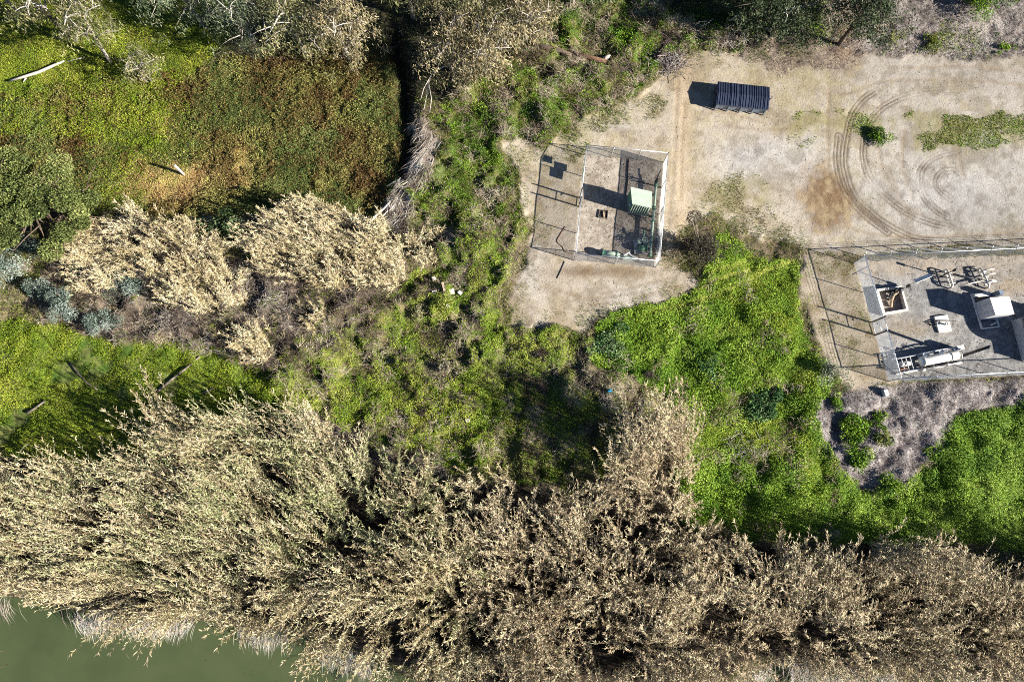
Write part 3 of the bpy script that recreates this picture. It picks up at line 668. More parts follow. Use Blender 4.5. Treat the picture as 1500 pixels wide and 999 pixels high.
canopy(vg, 131.25, m, .05, .7, 2.5, BRIGHT, 12, tshift=.16, spread=.5, lump=1.7, L=0.130, W=0.101); turf(vg, 130, m, .48, BRIGHT, 14, W=.042, flow=1.1, tshift=.18, droop=.8)
setp(vg.build('weeds', M_LEAF), 'bright green weeds in the corner under the grey twig litter', 'weeds', None, 'stuff')
vg = Veg(); m = np.clip(mask['grass'] * sstep(.30, .44, fbm(GX, GY, 2.4, 20, 3) + .06), 0, 1)
turf(vg, 95, m, .34, YELLOWG, 4, W=.038, flow=.4, tshift=-.06); canopy(vg, 157.5, m, .03, .35, 2.0, YELLOWG, 8, L=0.094, W=0.072, spread=.55)
setp(vg.build('grass', M_LEAF), 'lush yellow green grass strip above the straw reeds', 'grass', None, 'stuff')
vg = Veg(); m = mask['mixed'] * (.10 + .90 * sstep(.38, .5, fbm(GX, GY, 2.6, 21, 5, .6)))
turf(vg, 120, m, .38, MIDG, 5, W=.042, flow=1.1, tshift=.16, droop=.8); canopy(vg, 262.5, m, .03, .6, 1.6, MIDG, 10, lump=1.2, L=0.108, W=0.079, tshift=.28, spread=.45)
lw = np.exp(-(((PX - 660) / 130) ** 2 + ((PY - 610) / 45) ** 2)) * mask['mixed']
turf(vg, 80, lw, .26, YELLOWG, 7, W=.036); canopy(vg, 262.5, lw, .02, .35, 1.5, YELLOWG, 7, lump=.9, L=0.108, W=0.079, spread=.5, tshift=.08)
setp(vg.build('grass', M_LEAF), 'patchy olive and green weeds in the middle of the picture', 'weeds', None, 'stuff')
vg = Veg(); m = mask['topgreen'] * (.2 + .8 * sstep(.34, .5, fbm(GX, GY, 2.4, 22, 4)))
canopy(vg, 157.5, m, .05, .9, 2.0, BRIGHT, 5, L=0.108, W=0.079, tshift=.0, spread=.6); turf(vg, 110, m, .6, MIXG, 11, W=.042, flow=1.1, tshift=.08)
setp(vg.build('undergrowth', M_LEAF), 'tangled green undergrowth between the gum trees and the sandy yard', 'undergrowth', None, 'stuff')
vg = Veg(); m = mask['creek'] * (1 - .9 * ditch)
QX = PX + jx * 1.6; QY = PY + jy * 1.6
og = np.exp(-(((QX - 245) / 60) ** 2 + ((QY - 258) / 32) ** 2)) + .8 * np.exp(-(((QX - 345) / 13) ** 2 + ((QY - 222) / 32) ** 2)) + .6 * np.exp(-(((QX - 225) / 26) ** 2 + ((QY - 172) / 14) ** 2)); og = np.clip(og * (1.15 + 1.0 * fbm(GX, GY, 1.2, 4, 3)), 0, 1)
grn = np.clip(sstep(.46, .6, fbm(GX, GY, 4.0, 19, 3)) + np.exp(-(((PX - 425) / 32) ** 2 + ((PY - 205) / 40) ** 2)) + .7 * np.exp(-(((PX - 360) / 60) ** 2 + ((PY - 130) / 25) ** 2)), 0, 1)
yel = np.clip(np.exp(-(((QX - 200) / 70) ** 2 + ((QY - 170) / 55) ** 2)) + .9 * np.exp(-(((QX - 188) / 26) ** 2 + ((QY - 250) / 42) ** 2)) + np.exp(-(((PX - 165) / 30) ** 2 + ((PY - 270) / 40) ** 2)), 0, 1)
canopy(vg, 150, m * (1 - .9 * og) * (1 - .7 * grn) * (1 - .7 * yel), .04, .45, 2.4, OLIVE, 4, tshift=.08, lump=.8, L=.155, W=.12, spread=.6)
canopy(vg, 210, m * (1 - og) * grn * (1 - .5 * yel), .05, .5, 2.0, [(.04, .075, .02), (.10, .15, .035), (.20, .26, .07), (.30, .36, .12)], 8, lump=.5, L=0.094, W=0.065, tshift=-.05)
canopy(vg, 192.5, m * yel * (1 - .6 * og), .04, .45, 2.0, YELLOWG, 8, lump=.8, L=0.094, W=0.072, tshift=.06)
canopy(vg, 150, m * og, .02, .14, 1.3, [(.30, .17, .07), (.46, .29, .11), (.56, .44, .19), (.46, .44, .09)], 6, lump=.7, L=.12, W=.08, spread=.35)
turf(vg, 40, m * og, .26, [(.26, .15, .06), (.42, .28, .10), (.55, .43, .18), (.48, .43, .08)], 6, W=.05, flow=.7, size=1.2)
setp(vg.build('ground_cover', M_LEAF), 'low brown and green creeper filling the creek hollow', 'ground cover', None, 'stuff')
vg = Veg(); m = mask['topleft']
turf(vg, 60, m, .34, YELLOWG, 8, W=.04, flow=.5); canopy(vg, 113.75, m, .05, .7, 2.2, YELLOWG, 9, L=0.108, W=0.072, tshift=.0, spread=.5)
setp(vg.build('grass', M_LEAF), 'yellow green weeds in the corner beside the pale fallen log', 'weeds', None, 'stuff')
vg = Veg(); m = np.clip(mask['woodfloor'] + mask['shadewood'], 0, 1)
canopy(vg, 70, m, .05, .5, 2.0, [(.02, .03, .012), (.05, .07, .02), (.10, .12, .03)], 4); twigs(vg, 14, m, .6, DEADT, W=.03)
gp = np.exp(-(((PX - 1050) / 55) ** 2 + ((PY - 32) / 18) ** 2)) + np.exp(-(((PX - 1200) / 16) ** 2 + ((PY - 35) / 22) ** 2))
canopy(vg, 157.5, np.clip(gp, 0, 1), .05, .6, 1.5, BRIGHT, 6)
setp(vg.build('undergrowth', M_LEAF), 'dim undergrowth and twigs beneath the trees along the top', 'undergrowth', None, 'stuff')
# dry brush and litter
vg = Veg()
m = mask['brush'] + mask['brushB'] * .8
twigs(vg, 50, np.clip(m, 0, 1) * (.25 + .75 * sstep(.4, .52, fbm(GX, GY, 1.4, 16, 3))), .55, BRUSHT, 0, .7, .026, .5); twigs(vg, 40, np.clip(m, 0, 1), .5, DARKT, 0, .6, .03, .6)
tuft = np.clip(mask['brush'] * sstep(.47, .56, fbm(GX, GY, 1.8, 3, 3)), 0, 1); turf(vg, 75, tuft, .5, MIXG, 13, W=.035, flow=.4)
turf(vg, 45, np.clip(mask['brush'] * sstep(.50, .58, fbm(GX, GY, 1.3, 6, 3)), 0, 1), .8, [(.2, .15, .09), (.4, .33, .2), (.55, .48, .32)], 13, W=.045, flow=.6)
setp(vg.build('dead_brush', M_DRY), 'grey brown dead brush tangled around the pale reed thickets', 'dead brush', None, 'stuff')
vg = Veg(); dc = np.clip(mask['brushC'] + mask['mixed'] * .9 * sstep(.53, .60, fbm(GX, GY, 2.0, 7, 4, .6)), 0, 1)
twigs(vg, 60, dc * sstep(.45, .55, fbm(GX, GY, 1.5, 9, 3)), .4, DARKT, 0, .5, .03, .6); twigs(vg, 70, mask['mixed'] * sstep(.52, .60, fbm(GX, GY, 1.9, 17, 4)), .5, DEADT, .05, .5, .028, .5); twigs(vg, 16, mask['mixed'] + mask['topgreen'], .6, DEADT, .02, .4, .026, .4); twigs(vg, 90, mask['topgreen'] * sstep(.52, .6, fbm(GX, GY, 2.2, 13, 3)), .6, DEADT, .1, .8, .03, .5); twigs(vg, 45, mask['weeds'] * sstep(.60, .68, fbm(GX, GY, 1.8, 15, 3)), .5, DEADT, .1, .6, .028, .5)
setp(vg.build('dead_brush', M_DRY), 'dark purplish dried weed clumps scattered through the green middle', 'dead brush', None, 'stuff')
vg = Veg(); m = mask['litter'] + mask['litter_top'] * .9
twigs(vg, 75, m, .32, GREYT, .01, .10, .03, .2); twigs(vg, 25, m, .3, DARKT, .01, .10, .035, .2)
lt = np.clip(mask['litter_top'] * np.exp(-((PY - 62) / 22) ** 2) * sstep(.48, .58, fbm(GX, GY, 2.5, 6, 3)), 0, 1); canopy(vg, 105, lt, .03, .3, 2, MIXG, 6)
setp(vg.build('twig_litter', M_DRY), 'grey wood chip and twig litter around the fenced sites', 'litter', None, 'stuff')
vg = Veg(); m = mask['swath']; P = scatter(60, m=m * (.15 + .85 * sstep(.38, .5, fbm(GX, GY, .8, 5, 3)))); n = len(P)
P[:, 2] += .1 + .45 * rng.random(n); sw_ = (fbm(P[:, 0], P[:, 1], 1.2, 8, 2) - .5) * 2.2
vg.leaves(scatter(25, m=m) + np.array([0, 0, .3]), .16, .1, mixcol(MIXG, rng.random(len(scatter(25, m=m)))), .8) if False else None
d = np.stack([.55 + sw_ + rng.normal(0, .3, n), .9 + rng.normal(0, .35, n), rng.normal(.05, .25, n)], -1)
vg.blades(P, -d, .8 + .9 * rng.random(n), .045, mixcol([(.12, .09, .065), (.28, .23, .17), (.46, .41, .33), (.58, .54, .48)], np.clip(.5 + 1.6 * (nz(P, .7, 3) - .5) + rng.normal(0, .2, n), 0, 1), .15), .3)
setp(vg.build('dry_grass', M_DRY), 'flattened bleached grass combed down the bank of the hollow', 'dry grass', None, 'stuff')
# sparse growth in the yard
vg = Veg()
yg = mask['yardgrass'] * sstep(.33, .52, fbm(GX, GY, 2.6, 23, 4)); turf(vg, 190, yg, .2, [(.13, .14, .035), (.19, .23, .035), (.25, .31, .045), (.20, .33, .04)], 6, W=.05, tshift=.12)
yb_ = mask['yardgrassB'] * sstep(.40, .6, fbm(GX, GY, 2.0, 10, 4)); turf(vg, 95, yb_, .2, [(.14, .13, .05), (.20, .20, .045), (.20, .26, .05)], 7, W=.045)
yc_ = mask['yardgrassC'] * sstep(.36, .55, fbm(GX, GY, 1.8, 11, 4)); turf(vg, 90, yc_, .28, [(.13, .12, .05), (.18, .19, .055), (.18, .25, .05)], 7, W=.045, flow=.4)
we = mask['westyard'] * (1 - mask['compound']) * sstep(.46, .6, fbm(GX, GY, 1.6, 12, 4)); turf(vg, 55, we, .2, YELLOWG, 9, W=.034)
vg_e = blur(mask['yard'], 9); vg_e = vg_e * (1 - vg_e) * 4 * sstep(.42, .56, fbm(GX, GY, 1.2, 7, 4)) * (PX < 1190); turf(vg, 110, np.clip(vg_e, 0, 1), .24, MIXG, 3, W=.034)
sp = mask['yard'] * sstep(.60, .68, fbm(GX, GY, 1.6, 14, 4)) * (PX < 1260); turf(vg, 22, sp, .09, [(.22, .18, .09), (.24, .21, .08), (.22, .23, .06)], 5, W=.026)
setp(vg.build('grass', M_LEAF), 'sparse short yellowing grass tufts across the sandy yard', 'grass', None, 'stuff')
vg = Veg(); m = np.clip(mask['yard'] + mask['westyard'] + mask['compound'] + inner * .6, 0, 1) * (.25 + .75 * sstep(.4, .6, fbm(GX, GY, 2.0, 2, 3)))
P = scatter(1.7, m=m); P[:, 2] += .02; vg.leaves(P, .09, .07, mixcol([(.10, .07, .05), (.25, .19, .14), (.5, .45, .4)], rng.random(len(P)), .2), .5)
twigs(vg, .9, m, .3, DARKT, .01, .04, .03, .1)
q_ = np.clip(mask['compound'] + inner, 0, 1) * sstep(.35, .6, fbm(GX, GY, 1.5, 5, 3)); P = scatter(6, m=q_); P[:, 2] += .03; vg.leaves(P, .11, .07, mixcol([(.06, .05, .04), (.2, .17, .14), (.5, .46, .42)], rng.random(len(P)), .2), .5); twigs(vg, 3, q_, .45, DEADT, .01, .06, .035, .1)
setp(vg.build('pebbles', M_DRY), 'loose stones and broken twigs strewn over the sandy yard', 'pebbles', None, 'stuff')

allm = np.clip(sum(mask[k] for k in Z), 0, 1); rest = (1 - allm) * (d_bank > .5)
vg = Veg(); rz = rest * (.35 + .65 * sstep(.36, .5, fbm(GX, GY, 2.2, 1, 3)))
turf(vg, 60, rz, .34, MIXG, 15, W=.038, flow=.4); canopy(vg, 61.25, rz, .03, .5, 2.0, MIXG, 7, L=0.101, W=0.072)
setp(vg.build('undergrowth', M_LEAF), 'mixed weedy growth along the borders of the bare ground', 'undergrowth', None, 'stuff')
vg = Veg(); twigs(vg, 22, rest + .6 * mask['darkmulch'], .4, DEADT, .01, .3, .028, .4); twigs(vg, 40, mask['darkmulch'], .3, DARKT, .01, .08, .03, .2)
setp(vg.build('dead_brush', M_DRY), 'dry brown stalks along the borders of the bare ground', 'dead brush', None, 'stuff')

# ------------------------------------------------------------------ bushes (each a thing)
def bush(name, px, py, r, h, pal, label, cat='bush', n=900, L=.16, W=.10, ry=None, twig=None, group=None, hollow=.35, nst=26):
    p = ground(px, py); ry = ry or r
    rt = root(name, p, label, cat, group)
    vg = Veg(); mb = Veg()
    nb = 9
    lob = np.stack([rng.normal(0, .42, nb) * r, rng.normal(0, .42, nb) * ry, h * (.35 + .4 * rng.random(nb))], -1); lr = (.35 + .3 * rng.random(nb))
    k = rng.integers(0, nb, n); u = unit(rng.normal(0, 1, (n, 3))); u[:, 2] = np.abs(u[:, 2]) * 1.0 - .25
    rr = (hollow + (1 - hollow) * rng.random((n, 1)) ** .5)
    c = lob[k] + u * rr * np.stack([lr[k] * r, lr[k] * ry, lr[k] * h * .9], -1); c[:, 2] = np.maximum(c[:, 2], .05)
    t = np.clip(.45 + .25 * rng.normal(0, 1, nb)[k] + rng.normal(0, .18, n), 0, 1)
    vg.leaves(c + p, L, W, mixcol(pal, t, .2), .9)
    m = nst; e = lob[rng.integers(0, nb, m)] + rng.normal(0, .2, (m, 3)) * r
    e[:, 2] = np.abs(e[:, 2]) + .1
    ts = np.linspace(0, 1, 4)[None, :, None]; st = rng.normal(0, .08, (m, 3)) * np.array([1, 1, 0]); pts = st[:, None] * (1 - ts) + e[:, None] * ts + np.array([0, 0, 1.0]) * (ts * (1 - ts)) * h * .3
    mb.stems(pts + p, .022, mixcol(twig or DEADT, rng.random(m)))
    vg.build('foliage', M_LEAF, rt, p); mb.build('stems', M_DRY, rt, p)
    return rt
GREYG = [(.10, .11, .08), (.20, .22, .15), (.33, .35, .25), (.46, .47, .37)]
BROWNG = [(.025, .022, .016), (.06, .052, .035), (.11, .095, .065), (.22, .20, .14)]
TEAL = [(.05, .075, .055), (.14, .185, .145), (.27, .335, .28), (.42, .49, .43)]
bush('bush', 1020, 366, 2.3, 3.5, BROWNG, 'bare grey brown bush against the corner of the smaller fenced site', n=4200, L=.17, W=.08, twig=DEADT, nst=120)
bush('bush', 1216, 548, 1.35, 1.9, GREYG, 'pale grey green bush at the corner of the larger fenced site', n=1500, L=.15, W=.08)
bush('weed_clump', 1118, 588, 1.9, 1.1, BLUEG, 'blue green leafy weed mound with dark shade beside it', 'weed', n=2000, L=.2, W=.17)
bush('weed_clump', 1033, 538, 1.0, .8, BLUEG, 'small glossy weed mound among the bright green weeds', 'weed', n=700, L=.18, W=.15, ry=1.3)
bush('weed_clump', 893, 500, 2.0, .7, BLUEG, 'leafy weed mound at the tip of the sandy yard', 'weed', n=1500, L=.19, W=.15, ry=1.6)
bush('shrub', 1283, 203, 1.15, .7, BRIGHT, 'round bright green shrub beside the tyre tracks', 'shrub', n=1100, L=.2, W=.09)
bush('shrub', 1440, 10, 2.6, 2.0, BRIGHT[:3], 'large dark green shrub on the grey litter at the top edge', 'shrub', n=2400, L=.18, W=.11, ry=2.0)
bush('shrub', 1467, 70, .75, .6, BRIGHT, 'little round green shrub on the grey litter near the right edge', 'shrub', n=450, L=.15, W=.1)
bush('shrub', 1366, 62, 1.2, .7, MIXG[1:], 'low yellow green shrub on the grey litter above the yard', 'shrub', n=700, L=.15, W=.1)
G3 = 'green weed mounds on the grey litter'
bush('weed_clump', 1246, 628, 2.0, .9, BRIGHT, 'largest green weed mound on the grey litter below the larger site', 'weed', n=2200, L=.18, W=.14, ry=1.7, group=G3)
bush('weed_clump', 1228, 590, .8, .6, BRIGHT, 'small weed mound nearest the pale grey green bush', 'weed', n=500, L=.16, W=.13, group=G3)
bush('weed_clump', 1284, 612, .75, .55, BRIGHT, 'small weed mound right of the largest mound on the litter', 'weed', n=450, L=.16, W=.13, group=G3)
bush('weed_clump', 1258, 668, 1.5, .8, BRIGHT, 'weed mound just below the largest mound on the litter', 'weed', n=1300, L=.17, W=.13, group=G3)
bush('weed_clump', 1308, 712, 1.4, .8, BRIGHT, 'weed mound at the lower tip of the grey litter by the brown reeds', 'weed', n=1100, L=.17, W=.13, group=G3)
bush('weed_clump', 1294, 640, .9, .6, MIXG, 'yellowish weed mound at the right side of the mound cluster', 'weed', n=600, L=.16, W=.13, group=G3)
bush('shrub', 328, 340, 2.0, 1.9, [(.02, .04, .015), (.05, .085, .03), (.11, .16, .06), (.18, .23, .11)], 'dark green leafy shrub between the two larger reed thickets', 'shrub', n=2000, L=.2, W=.14)
bush('shrub', 652, 540, .7, .9, [(.2, .17, .1), (.42, .38, .26), (.55, .5, .37)], 'small straw coloured dry shrub in the green middle', 'shrub', n=350, L=.3, W=.05)
bush('shrub', 615, 460, .9, .9, [(.2, .2, .08), (.4, .38, .2), (.5, .46, .28)], 'small pale shrub left of the scattered rubble', 'shrub', n=400, L=.28, W=.05)
bush('shrub', 912, 62, 1.5, 1.2, BRIGHT, 'bright green shrub above the fallen dark log', 'shrub', n=1200, L=.18, W=.1, ry=2.4)
bush('shrub', 980, 48, 1.6, 1.3, DEADT, 'dry brown shrub above the pile of bleached sticks', 'shrub', n=1000, L=.22, W=.04)
G4 = 'blue green gum saplings beside the ring-shaped reeds'
for (px, py, r, h, lb) in ((18, 392, 1.7, 2.2, 'blue green gum sapling at the left edge below the round tree'), (72, 425, 1.3, 1.6, 'blue green sapling between the left edge and the reed ring'),
                           (62, 365, 1.1, 1.8, 'blue green sapling touching the foot of the round tree'), (98, 445, 1.3, 1.5, 'blue green sapling at the lower left end of the reed ring'),
                           (190, 428, 1.7, 1.7, 'blue green sapling inside the opening of the reed ring'), (152, 472, 1.1, 1.2, 'lowest blue green sapling beside the grass strip'),
                           (128, 395, .9, 1.4, 'thin blue green sapling in the left arm of the reed ring')):
    bush('gum_sapling', px, py, r * 1.3, h * 1.15, TEAL, lb, 'sapling', n=int(2800 * r), L=.2, W=.055, group=G4, hollow=.1)
G5 = 'dark dried weed clumps in the green middle'
for (px, py, r, lb) in ((795, 520, .9, 'dark purple dried weed clump topmost near the sandy tip'), (768, 552, 1.1, 'dark dried weed clump leftmost of the cluster'),
                        (795, 568, 1.0, 'dark dried weed clump lowest of the cluster'), (873, 562, 1.3, 'widest dark dried weed clump by the blue bag'),
                        (952, 548, .7, 'small dark dried weed clump beside the bright weeds'), (655, 492, 1.2, 'grey dried weed clump below the rubble')):
    bush('dry_weed', px, py, r, .7, DARKT, lb, 'dry weed', n=int(520 * r), L=.25, W=.035, group=G5)

# ------------------------------------------------------------------ trees
def tree(name, px, py, h, r, pal, label, n=5200, L=.3, W=.075, lean=(0, 0), trunk_r=.22, crown0=.35, bark=M_BARK, hang=.7, nl=9, dens=1.0, flat=.75, group='gum trees along the top edge', bare=0, lobes=0):
    p = ground(px, py); rt = root(name, p, label, 'tree', group)
    top = p + np.array([lean[0], lean[1], h])
    tr = MB(); pts = []
    for t in np.linspace(0, 1, 7):
        w = np.array([math.sin(t * 5 + px) * .25, math.cos(t * 4 + py) * .25, 0]) * t
        pts.append(p + (top - p) * t * .88 + w * h * .08 + (np.array([0, 0, -.15]) if t == 0 else 0))
    tr.tube(pts, [trunk_r * (1.15 - .95 * t) for t in np.linspace(0, 1, 7)], 8)
    tr.build('trunk', bark, rt, True)
    ends = []
    for i in range(nl):
        t0 = crown0 * .8 + (.9 - crown0 * .8) * (i + random.random() * .6) / nl
        s = np.array(pts[0]) + (np.array(pts[-1]) - np.array(pts[0])) * t0
        a = i * 2.4 + random.random() * .8; rr = r * (.55 + .5 * random.random()) * (1 - .35 * max(0, t0 - .5))
        e = s + np.array([math.cos(a) * rr, math.sin(a) * rr, h * (.08 + .14 * random.random())])
        mid = (s + e) / 2 + np.array([0, 0, h * .05]) + np.array([random.uniform(-.3, .3), random.uniform(-.3, .3), 0])
        mb = MB(); mb.tube([s, (s + mid) / 2 + np.array([0, 0, .1]), mid, (mid + e) / 2 + np.array([.1, 0, .1]), e], [trunk_r * .5, trunk_r * .42, trunk_r * .34, trunk_r * .24, .03], 5)
        for q in range(4):
            f = .4 + .15 * q; b0 = s + (e - s) * f + np.array([0, 0, h * .04]); e2 = b0 + np.array([random.gauss(0, .5), random.gauss(0, .5), random.uniform(-.4, .6)]) * r * .5
            mb.tube([b0, (b0 + e2) / 2 + np.array([0, 0, .15]), e2], [trunk_r * .26, trunk_r * .18, .02], 4); ends.append(e2)
        ends.append(e); ends.append(mid)
        mb.build('branch', M_BLEACH if (bare and i % 2) else bark, rt, True)
    ends.append(np.array(pts[-1])); ends = np.array(ends)
    vg = Veg(); K = len(ends); keep = rng.random(K) < dens; keep[-1] = True; ke = ends[keep]; cl = np.repeat(ke, 3, 0) + rng.normal(0, .22 * r, (len(ke) * 3, 3)) * np.array([1, 1, .6])
    if lobes:
        a_ = rng.random(lobes) * 6.283; q_ = np.sqrt(rng.random(lobes)); zz = np.sqrt(np.clip(1 - .8 * q_ ** 2, 0, 1))
        cl = top + np.stack([np.cos(a_) * q_ * r, np.sin(a_) * q_ * r, -h * .5 + zz * h * .5 - .3 * rng.random(lobes) * h * .3], -1) - np.array([lean[0], lean[1], 0])
    k = rng.integers(0, len(cl), n); cr = (.16 + .14 * rng.random(len(cl))) * r
    u = unit(rng.normal(0, 1, (n, 3))) * (rng.random((n, 1)) ** .45)
    c = cl[k] + u * cr[k][:, None] * np.array([1, 1, flat]); c[:, 2] -= hang * rng.random(n) * .8
    if lobes:
        cr = (.17 + .13 * rng.random(lobes)) * r; u = unit(rng.normal(0, 1, (n, 3))) * (.55 + .45 * rng.random((n, 1))); c = cl[k] + u * cr[k][:, None] * np.array([1, 1, .8])
    t = np.clip(.45 + .2 * rng.normal(0, 1, len(cl))[k] + rng.normal(0, .18, n), 0, 1)
    if hang > .4:
        d = np.stack([rng.normal(0, .6, n), rng.normal(0, .6, n), -.7 + rng.normal(0, .4, n)], -1); vg.blades(c, d, L * (.6 + .8 * rng.random(n)), W, mixcol(pal, t, .2), .2)
    else: vg.leaves(c, L, W, mixcol(pal, t, .2), .9)
    vg.build('crown', M_LEAF, rt, p)
    return rt
GUM = [(.05, .06, .028), (.15, .155, .065), (.29, .275, .125), (.46, .40, .22)]
GUMT = [(.08, .07, .04), (.21, .18, .09), (.38, .32, .18), (.55, .45, .28)]
GUMB = [(.035, .05, .03), (.10, .125, .07), (.20, .225, .135), (.32, .33, .22)]
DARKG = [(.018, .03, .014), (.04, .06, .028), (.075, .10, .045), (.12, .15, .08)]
tree('gum_tree', 162, 92, 9, 3.2, GUM, 'slender gum tree with a bare pale trunk in the upper left', n=3600, trunk_r=.2, crown0=.5, dens=.6, bare=1, lean=(.3, 2.2))
tree('gum_tree', 100, 52, 8.5, 3.0, GUM, 'thin dark trunked gum with bleached twigs at the top left', n=2600, trunk_r=.24, bark=M_BARKD, dens=.45, bare=1)
tree('gum_tree', 30, 20, 9, 3.6, GUM, 'gum tree cut off by the top left corner', n=3000, dens=.6)
tree('gum_tree', 222, 120, 5.5, 2.2, GUM, 'short thin grey twigged gum below the pale trunked one', n=1500, trunk_r=.12, dens=.5, bare=1, crown0=.2)
tree('gum_tree', 300, 40, 11, 4.0, GUMB, 'tall shaded grey green gum left of the dense crowns', n=5000, dens=.75, bare=1)
tree('gum_tree', 372, 62, 10, 3.8, GUMB, 'grey green gum overhanging the dark end of the hollow', n=5200, dens=.8, bare=1)
tree('gum_tree', 447, 80, 10.5, 4.2, GUM, 'spreading olive gum with pale twisting branches', n=6200, dens=.85, bare=1)
tree('gum_tree', 512, 88, 10, 3.6, GUMT, 'gum with orange tinted leaves beside the dark ditch', n=6200, dens=.9, bare=1)
tree('gum_tree', 606, 28, 9, 3.2, GUM, 'olive gum standing over the top of the dark ditch', n=4800)
tree('gum_tree', 662, 104, 8, 3.4, GUMT, 'tan leaved gum directly right of the dark ditch', n=6000, dens=.95, crown0=.2)
tree('gum_tree', 712, 108, 7.5, 3.6, GUMT, 'bushy tan gum in front of the others right of the ditch', n=6400, dens=.95, crown0=.2, bare=1)
tree('gum_tree', 700, 40, 9.5, 4.2, GUM, 'olive gum behind the bushy tan one at the top edge', n=6000, dens=.95, crown0=.25)
tree('gum_tree', 770, 62, 8, 3.2, GUMT, 'rightmost tan gum above the dark fallen log', n=4600, dens=.9, crown0=.25, bare=1)
tree('gum_tree', 838, 10, 8, 3.4, GUMB, 'dark gum at the top edge above the green undergrowth', n=4200, dens=.8)
G6 = 'shaded dark trees over the top edge'
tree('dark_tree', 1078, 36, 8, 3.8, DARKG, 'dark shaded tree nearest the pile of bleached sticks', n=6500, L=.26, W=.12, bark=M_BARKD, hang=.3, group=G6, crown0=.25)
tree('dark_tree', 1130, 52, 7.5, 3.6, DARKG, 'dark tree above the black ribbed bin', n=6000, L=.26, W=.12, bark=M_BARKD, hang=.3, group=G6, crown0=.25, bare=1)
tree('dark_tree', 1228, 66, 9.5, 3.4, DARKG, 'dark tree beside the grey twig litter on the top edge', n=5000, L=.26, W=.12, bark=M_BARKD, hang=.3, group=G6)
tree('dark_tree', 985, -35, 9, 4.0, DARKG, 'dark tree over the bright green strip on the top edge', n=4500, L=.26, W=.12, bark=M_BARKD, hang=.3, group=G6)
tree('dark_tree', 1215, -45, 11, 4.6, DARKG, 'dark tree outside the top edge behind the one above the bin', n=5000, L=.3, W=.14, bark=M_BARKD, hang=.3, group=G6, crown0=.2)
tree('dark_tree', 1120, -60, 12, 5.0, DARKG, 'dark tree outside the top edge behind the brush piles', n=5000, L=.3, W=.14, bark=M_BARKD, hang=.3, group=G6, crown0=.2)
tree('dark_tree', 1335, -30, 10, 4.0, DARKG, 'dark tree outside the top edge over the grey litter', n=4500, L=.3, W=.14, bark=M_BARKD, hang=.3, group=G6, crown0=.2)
WIL = [(.045, .065, .02), (.12, .15, .042), (.23, .265, .08), (.36, .385, .14)]
tree('round_tree', 96, 322, 6.2, 5.2, WIL, 'large round olive green tree filling the left edge', n=42000, L=.18, W=.11, lobes=34, hang=.2, trunk_r=.3, crown0=.2, nl=17, flat=.8, group='olive trees at the left edge', bark=M_BARKD)
tree('round_tree', 15, 312, 6.8, 5.0, WIL, 'olive green tree half outside the left edge', n=24000, L=.18, W=.11, lobes=26, hang=.2, trunk_r=.3, crown0=.25, nl=11, group='olive trees at the left edge', bark=M_BARKD)

# ------------------------------------------------------------------ dead wood
def log(name, pts, r, material, label, cat='log', z=.0, ends=None, cut=None, branches=()):
    P = []
    for i, q in enumerate(pts):
        g_ = ground(q[0], q[1]); r = r if i or hasattr(r, '__len__') else r * .7
        P.append(g_ + np.array([0, 0, (r[i] if hasattr(r, '__len__') else r) * .75 + z + (q[2] if len(q) > 2 else 0)]))
    mb = MB(); R_ = r if hasattr(r, '__len__') else [r * (1 - .35 * i / max(1, len(P) - 1)) for i in range(len(P))]
    mb.tube(P, R_, 9)
    for bp_, br_ in branches:
        mb.tube([ground(q[0], q[1]) + np.array([0, 0, .2 + (q[2] if len(q) > 2 else 0)]) for q in bp_], br_, 6)
    o = mb.build(name, material, None, True); setp(o, label, cat)
    return o
log('fallen_log', [(18, 122), (40, 116), (62, 109), (82, 100), (98, 93)], [.11, .14, .15, .14, .10], M_BLEACH, 'long pale fallen log lying in the yellow green weeds', z=.35, branches=[([(40, 116), (36, 122)], [.09, .05]), ([(98, 93), (112, 89), (126, 86)], [.07, .05, .03])])
log('broken_branch', [(117, 66, .2), (122, 56, .7), (128, 46, 1.3)], [.16, .15, .13], M_BLEACH, 'short pale broken limb leaning beside the dark trunk', 'branch', z=.3)
log('fallen_log', [(778, 68), (800, 73), (820, 78), (836, 84)], [.24, .25, .24, .2], M_BARKD, 'dark fallen log half hidden in the green undergrowth', z=.25)
log('fallen_log', [(838, 82), (862, 88), (888, 95)], [.22, .26, .28], M_RUSTWOOD, 'red brown broken log ending at the pale split stump', z=.25)
log('stump', [(884, 92), (889, 87), (893, 84)], [.3, .24, .1], M_BLEACH, 'pale splintered stump end touching the red brown log', 'stump', z=.25)
log('old_log', [(232, 574), (252, 557), (274, 540), (294, 523)], .2, M_GREYWOOD, 'straight dark grey log lying in the green grass strip', z=.12)
log('old_log', [(103, 531), (116, 547), (130, 562), (144, 571)], .13, M_GREYWOOD, 'thin grey log slanting through the grass left of the straight log', z=.1)
log('old_log', [(298, 576), (306, 573), (315, 569)], .15, M_GREYWOOD, 'short dark log at the shaded edge of the straw reeds', z=.15)
log('old_log', [(42, 605), (54, 598), (68, 588)], .22, M_GREYWOOD, 'stubby grey log in the grass near the left edge', z=.12)
log('bleached_stalk', [(543, 328), (552, 318), (563, 308), (573, 298)], [.12, .13, .12, .09], M_BLEACH, 'longest of the bleached stalks at the foot of the flattened grass', 'stalk', z=.35)
log('bleached_stalk', [(552, 331), (562, 318), (570, 309)], [.07, .08, .06], M_BLEACH, 'thin bleached stalk just right of the longest one', 'stalk', z=.25)
log('bleached_stalk', [(571, 311), (578, 302), (583, 293)], [.07, .08, .06], M_BLEACH, 'short bleached stalk highest on the flattened grass', 'stalk', z=.3)
